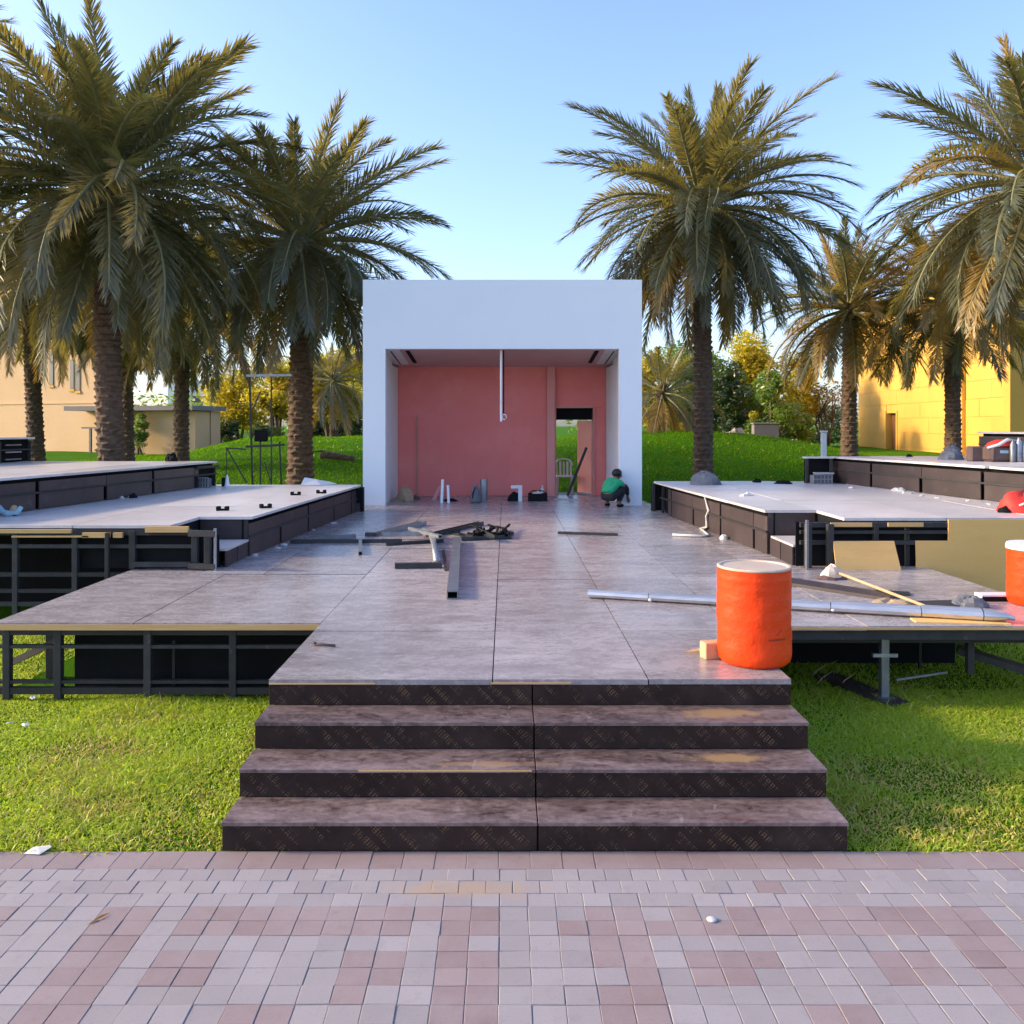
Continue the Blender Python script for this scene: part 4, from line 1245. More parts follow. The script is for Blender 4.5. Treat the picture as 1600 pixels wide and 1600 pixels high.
# ------------------------------------------------------------------ buildings
def left_building():
    Y = 42
    bz = 1.05
    x1 = at(158, 0, Y).x
    o = empty('sandstone_building', (x1, Y, bz), label='peach rendered building behind the palms on the far left', cat='building')
    def f():
        MB().box(-29.6, x1, Y, Y + 1.5, bz - .3, 10.6).build('wall', M['sand_wall'], o)
        MB().box(-29.7, x1 + .15, Y - .15, Y + 1.6, 10.6, 10.95).build('parapet', M['sand_wall'], o)
        # render joints as proud bands
        for z in (3.55, 6.4):
            MB().box(-29.5, x1 - .02, Y - .035, Y - .001, z, z + .12).build('band', M['sand_wall'], o)
        # slit windows
        for px, a, b in ((8, 545, 600), (52, 545, 600), (97, 560, 607), (110, 567, 610)):
            p, q = at(px - 4, a, Y), at(px + 4, b, Y)
            w = MB().box(p.x, q.x, Y - .04, Y - .002, q.z, p.z).build('window', M['glass'], o)
            MB().box(p.x - .06, q.x + .06, Y - .06, Y - .003, q.z - .12, q.z - .01).build('sill', M['sand_block'], w)
        # door with a thin dark head
        p, q = at(-5, 642, Y), at(24, 705, Y)
        MB().box(p.x, q.x, Y - .03, Y - .002, bz - .2, p.z).build('door', M['sand_wall'], o)
        MB().box(q.x + .0, q.x + .06, Y - .06, Y - .003, bz - .2, p.z).build('door_trim', M['roof_slab'], o)
        MB().box(at(12, 0, Y).x, at(15, 0, Y).x, Y - .1, Y - .005, 2.55, 2.7).build('wall_lamp', M['black'], o)
    shifted(o, f)
    o.rotation_euler = (0, 0, R(-22))
    Y2 = 39.5
    xa, xb = at(92, 0, Y2).x, at(325, 0, Y2).x
    a = empty('canopy_annexe', (xb, Y2, 1.0), label='low peach annexe with thin dark flat roof behind the palm trunks', cat='building')
    def g():
        zt = at(0, 641, Y2).z
        MB().box(at(158, 0, 41.5).x, xb - .1, Y2 + 1.6, Y2 + 2.4, .7, zt - .02).build('wall', M['sand_wall'], a)
        MB().box(at(235, 0, Y2 + .4).x, xb - .15, Y2 + .4, Y2 + 1.58, .7, zt - .02).build('wall', M['sand_wall'], a)
        MB().box(xa, xb + .1, Y2 - .2, Y2 + 2.6, zt, zt + .22).build('roof', M['roof_slab'], a)
        for px in (135, 299):
            p = at(px, 0, Y2 + .2)
            MB().box(p.x - .05, p.x + .05, Y2 + .15, Y2 + .25, .8, zt if px > 200 else 2.3).build('post', M['roof_slab'], a)
        MB().box(at(119, 0, Y2 + .2).x, at(156, 0, Y2 + .2).x, Y2 + .15, Y2 + .25, 2.3, 2.38).build('rail', M['roof_slab'], a)
        MB().box(at(120, 0, Y2 + 1.5).x, at(160, 0, Y2 + 1.5).x, Y2 + 1.5, Y2 + 1.59, .8, zt - .3).build('shutter', M['sand_wall'], a)
    shifted(a, g)
    a.rotation_euler = (0, 0, R(-14))
    a.location.x -= .7
left_building()

def right_building():
    # wall receding to the left: from (22.2, 53.5) near px 1341 to the corner near px 1572
    A = Vector((22.1, 53.3, 0)); B = Vector((20.3, 34.6, 0))
    bz = .9; ht = 9.2
    o = empty('yellow_building', (B.x, B.y, bz), label='golden sunlit building with plain walls behind the right palms', cat='building')
    d = (B - A); L = d.length; d.normalize(); n = Vector((-d.y, d.x, 0))
    if n.x > 0: n = -n
    def P(s, off=0): return A + d * s + n * off
    def slab(name, s0, s1, z0, z1, o0, o1, mat, par=None):
        q = [P(s0, o0), P(s1, o0), P(s1, o1), P(s0, o1)]
        return MB().prism([(p.x, p.y) for p in q], z0, z1).build(name, mat, par or o)
    def f():
        def s_of(px):
            # intersection of the view ray with the wall
            k = (px - CX) / F
            return (A.x - k * A.y) / (k * d.y - d.x)
        s0, s1 = s_of(1385), s_of(1401)
        # wall as courses of large blocks with a door opening
        ch = .78; z = bz - .4; row = 0
        dz1 = 3.15
        slab('wall_core', 0.02, s0, bz - .5, ht - .05, -.03, -.6, M['sand_block'])
        slab('wall_core', s1, L - .02, bz - .5, ht - .05, -.03, -.6, M['sand_block'])
        slab('wall_core', s0 + .001, s1 - .001, dz1, ht - .05, -.03, -.6, M['sand_block'])
        while z < ht - .1:
            s = -(row % 2) * 1.1
            while s < L:
                a, b = max(s, 0), min(s + 2.2, L)
                for u, v in (((a, min(b, s0)), (max(a, s1), b)) if z < dz1 else ((a, b),)):
                    if v - u > .08:
                        slab('stone_block', u + .006, v - .006, z + .006, min(z + ch - .006, ht), random.uniform(-.006, .006), -.029, M['sand_block'])
                s += 2.2
            z += ch; row += 1
        slab('door', s0, s1, bz - .4, dz1 - .05, -.30, -.36, M['dark_wood'])
        slab('door_frame', s0 - .16, s0, bz - .4, dz1 + .12, .05, -.3, M['sand_block'])
        slab('door_frame', s1, s1 + .16, bz - .4, dz1 + .12, .05, -.3, M['sand_block'])
        slab('downpipe', s_of(1504), s_of(1509), bz - .3, 5.2, .16, .03, M['sand_block'])
        # return wall facing the camera
        MB().box(B.x + .0, B.x + 16, B.y - .35, B.y + .05, bz - .6, ht).build('return_wall', M['sand_block'], o)
        MB().box(B.x + .3, B.x + 16, B.y + .06, A.y, ht - .25, ht - .06).build('roof', M['roof_slab'], o)
    shifted(o, f)
right_building()
pw_ = MB().box(-3.2, 3.2, -2, 2, 0, 6.4).build('pale_building', M['white_in'])
pw_.location = (at(318, 0, 95).x, 95, 1.0)
for z in (2.2, 4.2):
    for x in (-2, 0, 2):
        MB().box(x - .6, x + .6, -2.03, -2.003, z - .5, z + .5).build('window', M['glass'], pw_)
tag(pw_, 'distant pale grey building glimpsed between the left palm trunks', 'building')

# ------------------------------------------------------------------ metal stand behind the left platform
ms = empty('metal_stand', at(400, 755, 19.0), label='thin rusty metal stand with a top bar behind left platform', cat='stand')
ms.location.z = gz(ms.location.x, 19.0)
def f_ms():
    y = 19.0
    J = lambda px, py, dy=0: at(px, py, y + dy)
    for a, b, w in (((390, 585), (395, 770), .035), ((424, 590), (424, 770), .028), ((407, 690), (407, 768), .03), ((437, 690), (440, 768), .03)):
        MB().bar(J(*a), J(*b), w).build('post', M['steel_black'], ms)
    MB().bar(J(385, 587), J(455, 586), .05).build('top_bar', M['galv'], ms)
    MB().bar(J(353, 700), J(385, 702), .03).build('rail', M['steel_black'], ms)
    MB().bar(J(385, 698), J(445, 695), .09, .05).build('rail', M['steel_black'], ms)
    MB().bar(J(354, 700), J(386, 755), .025).build('brace', M['steel_black'], ms)
    MB().bar(J(354, 700), J(354, 770), .015).build('post', M['steel_black'], ms)
    MB().bar(J(395, 640), J(407, 612), .025).build('brace', M['steel_black'], ms)
    MB().bar(J(413, 722), J(424, 755), .022).build('brace', M['steel_black'], ms)
    MB().box(J(398, 672).x, J(418, 672).x, y - .06, y + .06, J(0, 690).z, J(0, 672).z, ch=.02).build('seat_pad', M['black'], ms)
shifted(ms, f_ms)

# ------------------------------------------------------------------ objects on the runway
def profile(kind, w, h, t=.006):
    a, b = w / 2, h / 2
    if kind == 'tube':
        return [(-a, -b), (a, -b), (a, b), (-a, b)], [(-a + t, -b + t), (a - t, -b + t), (a - t, b - t), (-a + t, b - t)]
    if kind == 'channel':
        return [(-a, -b), (a, -b), (a, b), (a - t, b), (a - t, -b + t), (-a + t, -b + t), (-a + t, b), (-a, b)], None
    if kind == 'angle':
        return [(-a, -b), (a, -b), (a, -b + t), (-a + t, -b + t), (-a + t, b), (-a, b)], None

def steel(name, p, q, w, h, kind, mat, label, z=D, lift=0.0, cat='steel section', group='loose steel sections on the runway'):
    a, b = on(*p, z + .0), on(*q, z + .0)
    pr, ho = profile(kind, w, h, max(.005, w * .09))
    c = (a + b) / 2
    o = MB().extrude(pr, a - c, b - c, (0, 0, 1), 0, ho).build(name, M[mat])
    o.location = c + Vector((0, 0, h / 2 + .003 + lift))
    return tag(o, label, cat, group)

steel('steel_channel', (454, 849), (628, 848), .07, .05, 'channel', 'dark_steel', 'long dark channel lying across the runway, leftmost in the pile')
steel('steel_channel', (592, 838), (662, 820), .11, .07, 'channel', 'galv', 'galvanised channel slanting away behind the long dark channel')
steel('steel_tube', (563, 846), (563, 868), .05, .05, 'tube', 'galv', 'short upright-pointing grey tube crossing the long dark channel', lift=.0)
steel('steel_tube', (571, 838), (588, 838), .10, .06, 'tube', 'dark_steel', 'stubby dark offcut behind the long dark channel')
steel('steel_channel', (678, 838), (752, 820), .10, .06, 'channel', 'dark_steel', 'dark channel slanting to the far right of the pile')
steel('steel_tube', (617, 888), (691, 887), .08, .06, 'tube', 'dark_steel', 'dark square tube lying level at the near side of the pile')
steel('steel_tube', (714, 848), (707, 937), .115, .085, 'tube', 'galv', 'thick grey square tube pointing straight at the camera', lift=.0)
steel('steel_angle', (692, 860), (697, 892), .04, .04, 'angle', 'dark_steel', 'small dark angle bar beside the thick grey tube')
steel('steel_channel', (598, 844), (660, 843), .08, .06, 'channel', 'galv', 'pale channel lying along the long dark channel', lift=.055)
steel('steel_angle', (722, 846), (800, 842), .06, .06, 'angle', 'dark_steel', 'dark angle bar at the right end of the pile')
steel('steel_tube', (730, 838), (802, 836), .08, .05, 'tube', 'dark_steel', 'flat dark tube behind the angle bar in the pile')
steel('steel_angle', (745, 836), (770, 848), .06, .05, 'angle', 'dark_steel', 'short dark angle bar lying on top of the pile', lift=.06)
steel('steel_bar', (872, 834), (965, 837), .07, .035, 'tube', 'dark_steel', 'single dark bar lying alone on the runway before the red interior')
for k_, (a_, b_, w_, kd_, mt_, lb_, lf_) in enumerate((((498, 843), (556, 841), .07, 'channel', 'galv', 'pale channel behind the left half of the long dark channel', 0), ((604, 853), (694, 848), .06, 'angle', 'dark_steel', 'thin dark angle bar in front of the long dark channel', 0),
        ((640, 838), (688, 852), .06, 'tube', 'galv', 'grey tube crossing the middle of the pile from back to front', .10), ((668, 846), (716, 838), .07, 'channel', 'dark_steel', 'dark channel bridging the bent pipe and the thick tube', .06),
        ((700, 834), (744, 843), .06, 'tube', 'dark_steel', 'dark tube under the right cable heap', 0))):
    steel('steel_section', a_, b_, w_, w_ * .8, kd_, mt_, lb_, lift=lf_)
bp = MB().tube([on(662, 838, D) + Vector((0, 0, .10)), on(672, 842, D) + Vector((0, 0, .09)), on(678, 855, D) + Vector((0, 0, .06)), on(683, 882, D) + Vector((0, 0, .045))], .042, 10).build('bent_pipe', M['galv'], None, True)
tag(bp, 'bent grey pipe in the middle of the steel pile', 'pipe', 'loose steel sections on the runway')
cb = MB()
q = random.Random(4)
for k in range(3):
    pts = []
    for i in range(16):
        p = on(735 + 4.2 * i + q.uniform(-6, 6), 836 + 7 * math.sin(i * .9 + k * 2) + q.uniform(-1, 1), D)
        pts.append(p + Vector((0, 0, .03 + .03 * k)))
    cb.tube(pts, .02, 6)
tag(cb.build('cable_heap', M['black'], None, True), 'tangled heap of black cable among the steel sections', 'cable')
# small hand tool near the front left corner
ht_ = empty('hand_tool', on(507, 1010, D), label='small dark claw tool near the left front corner of the runway', cat='tool')
MB().tube([(-.085, .02, .012), (-.03, .008, .016), (.09, -.025, .012)], [.012, .011, .010], 8).build('handle', M['brown_bag'], ht_, True)
MB().tube([(-.07, .015, .016), (-.10, .035, .02), (-.095, .055, .016)], [.013, .012, .006], 8).build('claw', M['dark_steel'], ht_, True)

# long aluminium mast across the right wing
def mast():
    a, b = on(919, 934, D), on(1587, 974, D)
    c = (a + b) / 2
    o = empty('aluminium_mast', (c.x, c.y, D), label='long silver aluminium mast lying from the runway across the right wing', cat='mast')
    d = (b - a)
    n = 10
    pr = [(.062 * math.cos(2 * math.pi * i / n), .040 * math.sin(2 * math.pi * i / n)) for i in range(n)]
    pr2 = [(u * .86, v * .8) for u, v in pr]
    up = Vector((0, 0, .044))
    cuts = [0, .16, .42, .60, .80]
    for i, t in enumerate(cuts):
        e = cuts[i + 1] if i + 1 < len(cuts) else .93
        k = 1 + .10 * i
        MB().extrude([(u * k, v * k) for u, v in pr], a - c + d * (t + .001) + up * k, a - c + d * (e - .001) + up * k, (0, 0, 1), 0, [(u * k, v * k) for u, v in pr2]).build('mast_section', M['silver'], o)
    # tapered blade end
    p0 = a - c + d * .931 + up * 1.4
    mb = MB(); v = []
    dn = d.normalized(); sd = Vector((-dn.y, dn.x, 0))
    for t, wy, hz in ((0, .087, .056), (.09, .085, .05), (.19, .07, .035), (.255, .03, .018)):
        for i in range(n):
            an = 2 * math.pi * i / n
            v.append(p0 + dn * t + sd * wy * math.cos(an) + Vector((0, 0, hz * math.sin(an) - (.02 if t > .2 else 0))))
    f = [(k * n + i, k * n + (i + 1) % n, (k + 1) * n + (i + 1) % n, (k + 1) * n + i) for k in range(3) for i in range(n)]
    f.append(tuple(range(3 * n, 4 * n)))
    mb.add(v, f); mb.build('blade_end', M['silver'], o, True)
    for t in (.16, .42, .60):
        p = a - c + d * t + up * (1 + .1 * cuts.index(t))
        MB().lump((p.x, p.y - .07, p.z - .02), (.02, .014, .016), (8, 5), 0, 1, False).build('rivet', M['white_plastic'], o)
mast()

# orange drum
def drum(loc, r, h, label, lidmat='lid'):
    o = empty('orange_drum', loc, label=label, cat='drum', group='orange drums on the stage')
    q = random.Random(int(loc[0] * 100))
    ph = q.uniform(0, 6)
    wob = lambda t, z: (.009 * math.sin(3 * t + ph + z * 9) + .006 * math.sin(7 * t - z * 21 + ph) + .0045 * math.sin(13 * t + 37 * z + 2 * math.sin(5 * t)) + .004 * math.sin(4 * t - 52 * z)) * (1 if z < h * .86 else .15)
    prof = [(r * .80, 0), (r * .90, .008), (r * .965, .03), (r * .985, .07)] + [(r * (.99 + .008 * math.sin(k * 1.9)), h * (.12 + .05 * k)) for k in range(15)] + [(r * .985, h * .86), (r * 1.0, h * .875), (r * .985, h * .90), (r * .985, h * .955), (r * .99, h * .972), (r * .96, h * .978)]
    b = MB().lathe(prof, n=48, wob=wob).build('body', M['orange'], o); auto_smooth(b, 50)
    l = MB().lathe([(r * .90, h * .965), (r * .992, h * .978), (r * .995, h * .99), (r * .965, h), (r * .90, h * .998), (r * .87, h * .986), (r * .2, h * .99), (0, h * .99)] if lidmat == 'lid' else [(r * .90, h * .90), (r * 1.02, h * .905), (r * 1.025, h * .97), (r * .97, h), (r * .5, h * 1.0), (0, h * 1.0)], n=48).build('lid', M[lidmat], o); auto_smooth(l, 40)
    return o
dr1 = drum((1.846, 6.33, D), .27, .715, 'big orange drum with cream lid at the right front corner of the runway')
drum((5.18, 8.34, D), .24, .60, 'orange drum with white lid cut by the right frame edge', 'white_plastic')
# embossed print on the drum: small dark lines of lettering (unreadable in the photo) and a mark
pr_m = pm('drum_print', (0.30, 0.03, 0.008), (0.34, 0.04, 0.01), 9, (.5, .6), 0)
def drum_print():
    mb = MB(); r = .2735
    def quad(a0, a1, z0, z1):
        k = 3
        for i in range(k):
            t0 = a0 + (a1 - a0) * i / k; t1 = a0 + (a1 - a0) * (i + 1) / k
            P = lambda t, z: (r * math.cos(t), r * math.sin(t), z)
            mb.add([P(t0, z0), P(t1, z0), P(t1, z1), P(t0, z1)], [(0, 1, 2, 3)])
    q = random.Random(3)
    base = R(-90)
    a = .10
    while a < .62:
        w = q.uniform(.02, .045)
        quad(base + a, base + a + w * .7, .212, .222 + q.uniform(0, .008)); a += w
    for a in (.34, .40, .46): quad(base + a, base + a + .03, .25 + (a - .34) * .2, .262 + (a - .34) * .2)
    o = mb.build('printed_mark', pr_m, dr1)
drum_print()
# timber block and wedge beside the drum
tb = MB().box(-.075, .075, -.05, .05, 0, .125, ch=.006).build('timber_block', M['timber'])
tb.location = on(1112, 1028, D); tb.rotation_euler = (0, 0, .25)
tag(tb, 'short timber block standing left of the big orange drum', 'block')
wd = MB().add([(-.11, 0, 0), (.05, -.04, 0), (.05, .04, 0), (-.11, .0, .008), (.05, -.04, .03), (.05, .04, .03)], [(0, 2, 1), (3, 4, 5), (0, 1, 4, 3), (2, 0, 3, 5), (1, 2, 5, 4)]).build('wooden_wedge', M['timber'])
wd.location = on(1090, 1020, D); wd.rotation_euler = (0, 0, .1)
tag(wd, 'thin pale wooden wedge on the deck left of the timber block', 'wedge')

# right wing clutter
o = MB().bar(Vector((-.55, .62, .02)), Vector((.52, -.62, .02)), .30, .03).build('dark_plank', M['clad'])
o.location = on(1280, 918, D); tag(o, 'dark flat plank running back beside the big orange drum', 'plank')
br = empty('long_broom', on(1300, 905, D), label='broom with pale head and long wooden handle on right wing', cat='broom')
hd = on(1300, 908, D); tip = on(1455, 962, D)
MB().rod(Vector((.05, 0, .08)), Vector((tip.x - hd.x, tip.y - hd.y, .045)), .016, 8).build('handle', M['timber'], br)
MB().lump((0, 0, .03), (.13, .09, .13), (12, 6), .15, 5).build('head', M['lid'], br)
MB().lump((-.01, 0, 0), (.17, .12, .06), (12, 5), .2, 6).build('bristles', M['brown_bag'], br)
o = MB().lump((0, 0, 0), (.20, .10, .07), (14, 6), .3, 8).build('rope_coil', M['card']); o.location = on(1390, 948, D)
tag(o, 'brown heap of rope beside the broom handle', 'rope')
o = MB().box(-.28, .28, -.13, .13, 0, .03, ch=.004).build('black_offcut', M['steel_black']); o.location = on(1468, 947, D); o.rotation_euler = (0, 0, .1)
tag(o, 'flat black board offcut on the right wing', 'board')
o = MB().box(-.16, .16, -.08, .08, 0, .022, ch=.004).build('black_offcut', M['steel_black']); o.location = on(1395, 928, D); o.rotation_euler = (0, 0, -.4)
tag(o, 'smaller black offcut above the rope on right wing', 'board')
o = MB().lump((0, 0, 0), (.19, .14, .10), (14, 6), .25, 9).build('grey_rag', M['grey_cloth']); o.location = on(1517, 948, D)
tag(o, 'crumpled dark grey rag near the far end of the mast', 'cloth')
o = MB().box(-.22, .22, -.07, .07, 0, .07, ch=.006).build('white_tray', M['white_plastic']); o.location = on(1562, 938, D)
MB().box(-.215, .215, -.075, -.0705, .0, .05).build('tray_front', M['black'], o)
tag(o, 'long white tray with black front beside the cut-off orange drum', 'tray')
o = MB().box(-.4, .4, -.22, .22, 0, .012, ch=.003).build('loose_ply_offcut', M['ply']); o.location = on(1500, 972, D); o.rotation_euler = (0, 0, -.12); o.scale = (1, .35, 1)
tag(o, 'thin strip of raw plywood under the tip of the mast', 'board')

# platform-level clutter
def lump(name, px, py, z, r, mat, label, cat, seed, amp=.28, group=None, seg=(14, 6)):
    o = MB().lump((0, 0, 0), r, seg, amp, seed).build(name, M[mat])
    o.location = on(px, py, z)
    return tag(o, label, cat, group)
def clamp(px, py, z, label, rz=0):
    o = empty('black_clamp', on(px, py, z), rz, label, 'clamp', 'black clamps on the left platform')
    MB().box(-.06, .06, -.025, .025, 0, .03, ch=.005).build('bar', M['black'], o)
    for s in (-1, 1):
        MB().box(s * .06 - .028, s * .06 + .028, -.035, .035, 0, .065, ch=.008).build('jaw', M['black'], o)
clamp(348, 798, L2z, 'black clamp lying nearest the notch of the left platform')
clamp(415, 794, L2z, 'black clamp near the inner edge of the left platform', .5)
clamp(462, 774, L2z, 'black clamp halfway to the pavilion on left platform', .1)
clamp(502, 771, L2z, 'black clamp nearest the pavilion at the left platform edge', .4)
pl = MB().add([(-.35, 0, .02), (-.28, -.05, .15), (-.05, -.02, .11), (.2, .03, .06), (.38, .0, .015), (.1, -.25, .008), (-.32, -.22, .01), (-.1, .2, .05), (.25, .2, .01)],
    [(6, 5, 2, 1), (6, 1, 0), (5, 4, 3, 2), (1, 2, 7, 0), (2, 3, 8, 7), (3, 4, 8)]).build('plastic_sheet', M['white_plastic'])
pl.location = on(498, 757, L2z); tag(pl, 'crumpled white plastic sheet near the pavilion on left platform', 'sheet')
sm = pl.modifiers.new('s', 'SOLIDIFY'); sm.thickness = .006
def litter(px, py, z, label, s=.07, seed=0, mat='paper', group='paper scraps on the platforms'):
    o = MB().lump((0, 0, 0), (s * 1.15, s * .75, s * .5), (9, 5), .45, seed).build('paper_scrap', M[mat])
    o.location = on(px, py, z)
    tag(o, label, 'litter', group)
litter(203, 777, L2z, 'crumpled white scrap with dark wrap below left brown panels', .09, 21)
litter(186, 779, L2z, 'flat pale scrap just left of the crumpled white scrap', .07, 22)
litter(162, 781, L2z, 'dark little scrap at the foot of left brown panels', .05, 23, 'grey_cloth')
lump('dark_scrap', 208, 778, L2z, (.06, .06, .07), 'black', 'black wrapping beside the white scrap on left platform', 'litter', 24)
cr = empty('blue_trestle', on(16, 806, L2z), label='pale blue plastic trough tipped on the left platform edge', cat='trough')
MB().tube([(-.16, 0, .13), (-.10, 0, .05), (0, -.03, .03), (.10, 0, .05), (.15, 0, .12)], [.035, .04, .045, .04, .03], 8).build('trough', M['blue_plastic'], cr, True)
MB().lump((.04, .02, .08), (.06, .05, .06), (10, 5), .2, 3).build('sponge', M['timber'], cr)
MB().box(-.03, .08, -.04, .04, 0, .03).build('foot', M['black'], cr)
cn = empty('small_cone', on(355, 760, L2z), label='small white pointed tube standing at left platform far edge', cat='cone')
MB().lathe([(.06, 0), (.05, .02), (.02, .2), (.008, .24), (0, .24)], n=14).build('cone', M['white_plastic'], cn, True)
MB().box(-.10, -.05, -.04, .04, 0, .18).build('weight', M['black'], cn)
lump('dark_bag', 268, 721, L3z, (.12, .12, .14), 'black', 'small black bag on the upper left platform', 'bag', 31)
def crate(px, py, z, w, h, label, mat='galv'):
    o = empty('wire_crate', on(px, py, z), label=label, cat='crate')
    for x in np.linspace(-w / 2, w / 2, 6):
        MB().box(x - .008, x + .008, -.1, -.085, 0, h).build('bar', M[mat], o)
    for zz in (0.01, h / 2, h):
        MB().box(-w / 2 - .01, w / 2 + .01, -.104, -.082, zz - .01, zz + .01).build('rail', M[mat], o)
    MB().box(-w / 2, w / 2, -.08, .12, 0, h - .02).build('body', M['grey_cloth'], o)
crate(317, 762, L2z, .26, .20, 'small grey crate in the dark end of upper left platform')
crate(1283, 756, R2z, .36, .19, 'small grey crate in the dark end of upper right platform')
# right platforms
lump('grey_tarp', 1102, 757, R2z, (.33, .25, .24), 'grey_cloth', 'dark grey tarp heap before the tall right palm', 'tarp', 41, .15)
litter(1166, 775, R2z, 'white paper scrap in the middle of the right platform', .09, 42)
lump('dark_scrap', 1183, 754, R2z, (.08, .06, .07), 'black', 'small dark scrap at the far edge of right platform', 'litter', 43)
lump('dark_scrap', 1224, 756, R2z, (.20, .08, .06), 'black', 'longer dark scrap right of the grey tarp', 'litter', 44)
litter(1405, 768, R2z, 'larger white scrap at the foot of right brown panels', .11, 45)
litter(1420, 771, R2z, 'second white scrap touching the larger one', .08, 46)
litter(1330, 763, R2z, 'tiny pale scrap near the dark open end', .05, 47)
for k, (px, py) in enumerate(((1440, 775), (1465, 778), (1512, 783), (1545, 788))):
    litter(px, py, R2z, ['tiny pale crumb first in the row below right panels', 'tiny pale crumb second in the row below right panels', 'tiny pale crumb third in the row below right panels', 'pale crumb nearest the red bag'][k], .035, 48 + k)
rb = empty('red_bag', on(1592, 800, R2z), label='bright red bag on the right platform at the frame edge', cat='bag')
MB().lump((.05, 0, 0), (.30, .2, .26), (16, 8), .2, 55).build('bag_body', M['red_bag'], rb, True)
MB().lump((-.2, -.05, 0), (.10, .07, .08), (10, 5), .2, 56).build('strap', M['black'], rb)
MB().tube([(-.14, -.1, .06), (-.02, -.17, .13), (.1, -.2, .2)], .018, 6).build('piping', M['paper'], rb)
lump('grey_helmet', 1487, 718, R3z, (.24, .2, .17), 'grey_cloth', 'grey sack lying at the foot of the golden palm', 'sack', 61, .2)
lump('grey_sack_top', 1488, 707, R3z + .12, (.13, .12, .14), 'grey_cloth', 'smaller grey sack on top of the larger grey sack', 'sack', 62, .15)
lump('dark_scrap', 1421, 714, R3z, (.07, .05, .05), 'black', 'tiny dark scrap on the upper right platform edge', 'litter', 63)
bg = empty('brown_holdall', at(1562, 711, 14.6), label='brown holdall with red and white cloth on top, right edge', cat='bag')
bg.location.z = R3z
MB().box(-.24, .24, -.15, .15, 0, .28, ch=.05).build('bag_body', M['brown_bag'], bg)
MB().box(-.08, .06, -.157, -.151, .15, .2).build('bag_label', M['blue_plastic'], bg)
MB().lump((.02, 0, .27), (.26, .15, .10), (14, 6), .2, 64).build('red_cloth', M['red_bag'], bg, True)
MB().tube([(-.27, -.1, .24), (-.1, -.14, .29), (.05, -.14, .38), (.22, -.12, .36)], [.02, .03, .03, .02], 7).build('white_cloth', M['paper'], bg, True)
gc = empty('metal_canisters', at(1592, 712, 14.4), label='cluster of grey metal canisters beside the brown holdall', cat='canister')
gc.location.z = R3z
for x, r_, h_ in ((-.10, .05, .38), (0, .05, .42), (.1, .06, .36)):
    MB().lathe([(r_ * .9, 0), (r_, .02), (r_, h_ * .8), (r_ * .4, h_ * .92), (r_ * .4, h_), (0, h_)], (x, 0, 0), 14).build('canister', M['galv'], gc, True)
bk = MB().box(-.12, .12, -.1, .1, 0, .26, ch=.02).build('brown_box', M['brown_bag']); bk.location = at(1524, 711, 14.8); bk.location.z = R3z
tag(bk, 'small brown box left of the holdall on right platform', 'box')

# white cable down the right platform face and on the runway
wc = MB()
xy = lambda Y: 3.56 - (Y - 11.58) * .0797 - .02
wc.tube([(xy(14.2), 14.2, R2z - .05), (xy(14.0) - .01, 14.0, 1.05), (xy(14.1) - .01, 14.1, .95), (xy(14.05) - .02, 14.05, .78), (xy(14.3) - .03, 14.3, .72)], .022, 6)
wc.tube([(xy(14.3) - .05, 14.3, .722), (xy(13.6) - .18, 13.4, .722), (xy(13.2) - .35, 13.3, .722), (xy(13.4) - .75, 13.5, .722)], .02, 6)
tag(wc.build('white_cable', M['paper'], None, True), 'white cable hanging over the right platform face onto the runway', 'cable')
wb = MB().lump((0, 0, 0), (.07, .06, .07), (10, 5), .2, 71).build('cable_plug', M['paper']); wb.location = (xy(13.1) - .06, 13.1, D)
tag(wb, 'white plug block at the end of the white cable', 'plug')
for k, (px, py) in enumerate(((398, 868), (433, 857), (444, 852), (487, 828), (521, 818))):
    litter(px, py, D, ['white scrap at the near corner of left brown panels', 'white scrap by the end of the long dark channel', 'small white scrap just behind the long channel end', 'white crumb midway along left brown panels', 'white crumb nearest pavilion along left brown panels'][k], .045, 80 + k)

# ------------------------------------------------------------------ things inside the pavilion
def inside(px, py): return on(px, py, D)
pt = empty('white_pipe', inside(690, 786), label='taller white pipe standing before the red wall', cat='pipe')
MB().rod((0, 0, 0), (.02, .05, .53), .034, 12).build('pipe', M['white_plastic'], pt)
pt = empty('white_pipe', inside(701, 786), label='shorter white pipe standing right of the taller one', cat='pipe')
MB().rod((0, 0, 0), (-.02, .05, .40), .03, 12).build('pipe', M['white_plastic'], pt)
lump('dark_scrap', 704, 783, D, (.16, .1, .05), 'black', 'dark scrap on the floor at the foot of white pipes', 'litter', 91)
o = MB().lathe([(.085, 0), (.09, .02), (.09, .48), (.085, .5), (.0, .5)], n=20).build('steel_cylinder', M['galv']); auto_smooth(o, 40)
o.location = inside(756, 782); tag(o, 'grey metal cylinder standing before the red wall', 'cylinder')
bb = empty('dark_backpack', inside(743, 786), label='dark pointed bag slumped beside the grey cylinder', cat='bag')
MB().lathe([(.10, 0), (.13, .06), (.11, .2), (.07, .32), (.03, .42), (0, .44)], n=14, wob=lambda t, z: .1 * math.sin(3 * t + 8 * z)).build('bag_body', M['grey_cloth'], bb, True)
MB().tube([(-.06, -.1, .1), (-.05, -.12, .25), (0, -.08, .36)], .014, 6).build('strap', M['black'], bb)
sb = empty('white_box_frame', inside(807, 783), label='white box with open dark side before the red wall', cat='box')
mb = MB(); mb.box(-.13, .13, -.1, .12, .30, .37); mb.box(.04, .13, -.1, .12, 0, .298); mb.build('shell', M['white_plastic'], sb)
MB().lump((-.06, 0, 0), (.13, .1, .2), (12, 6), .2, 93).build('dark_filling', M['black'], sb)
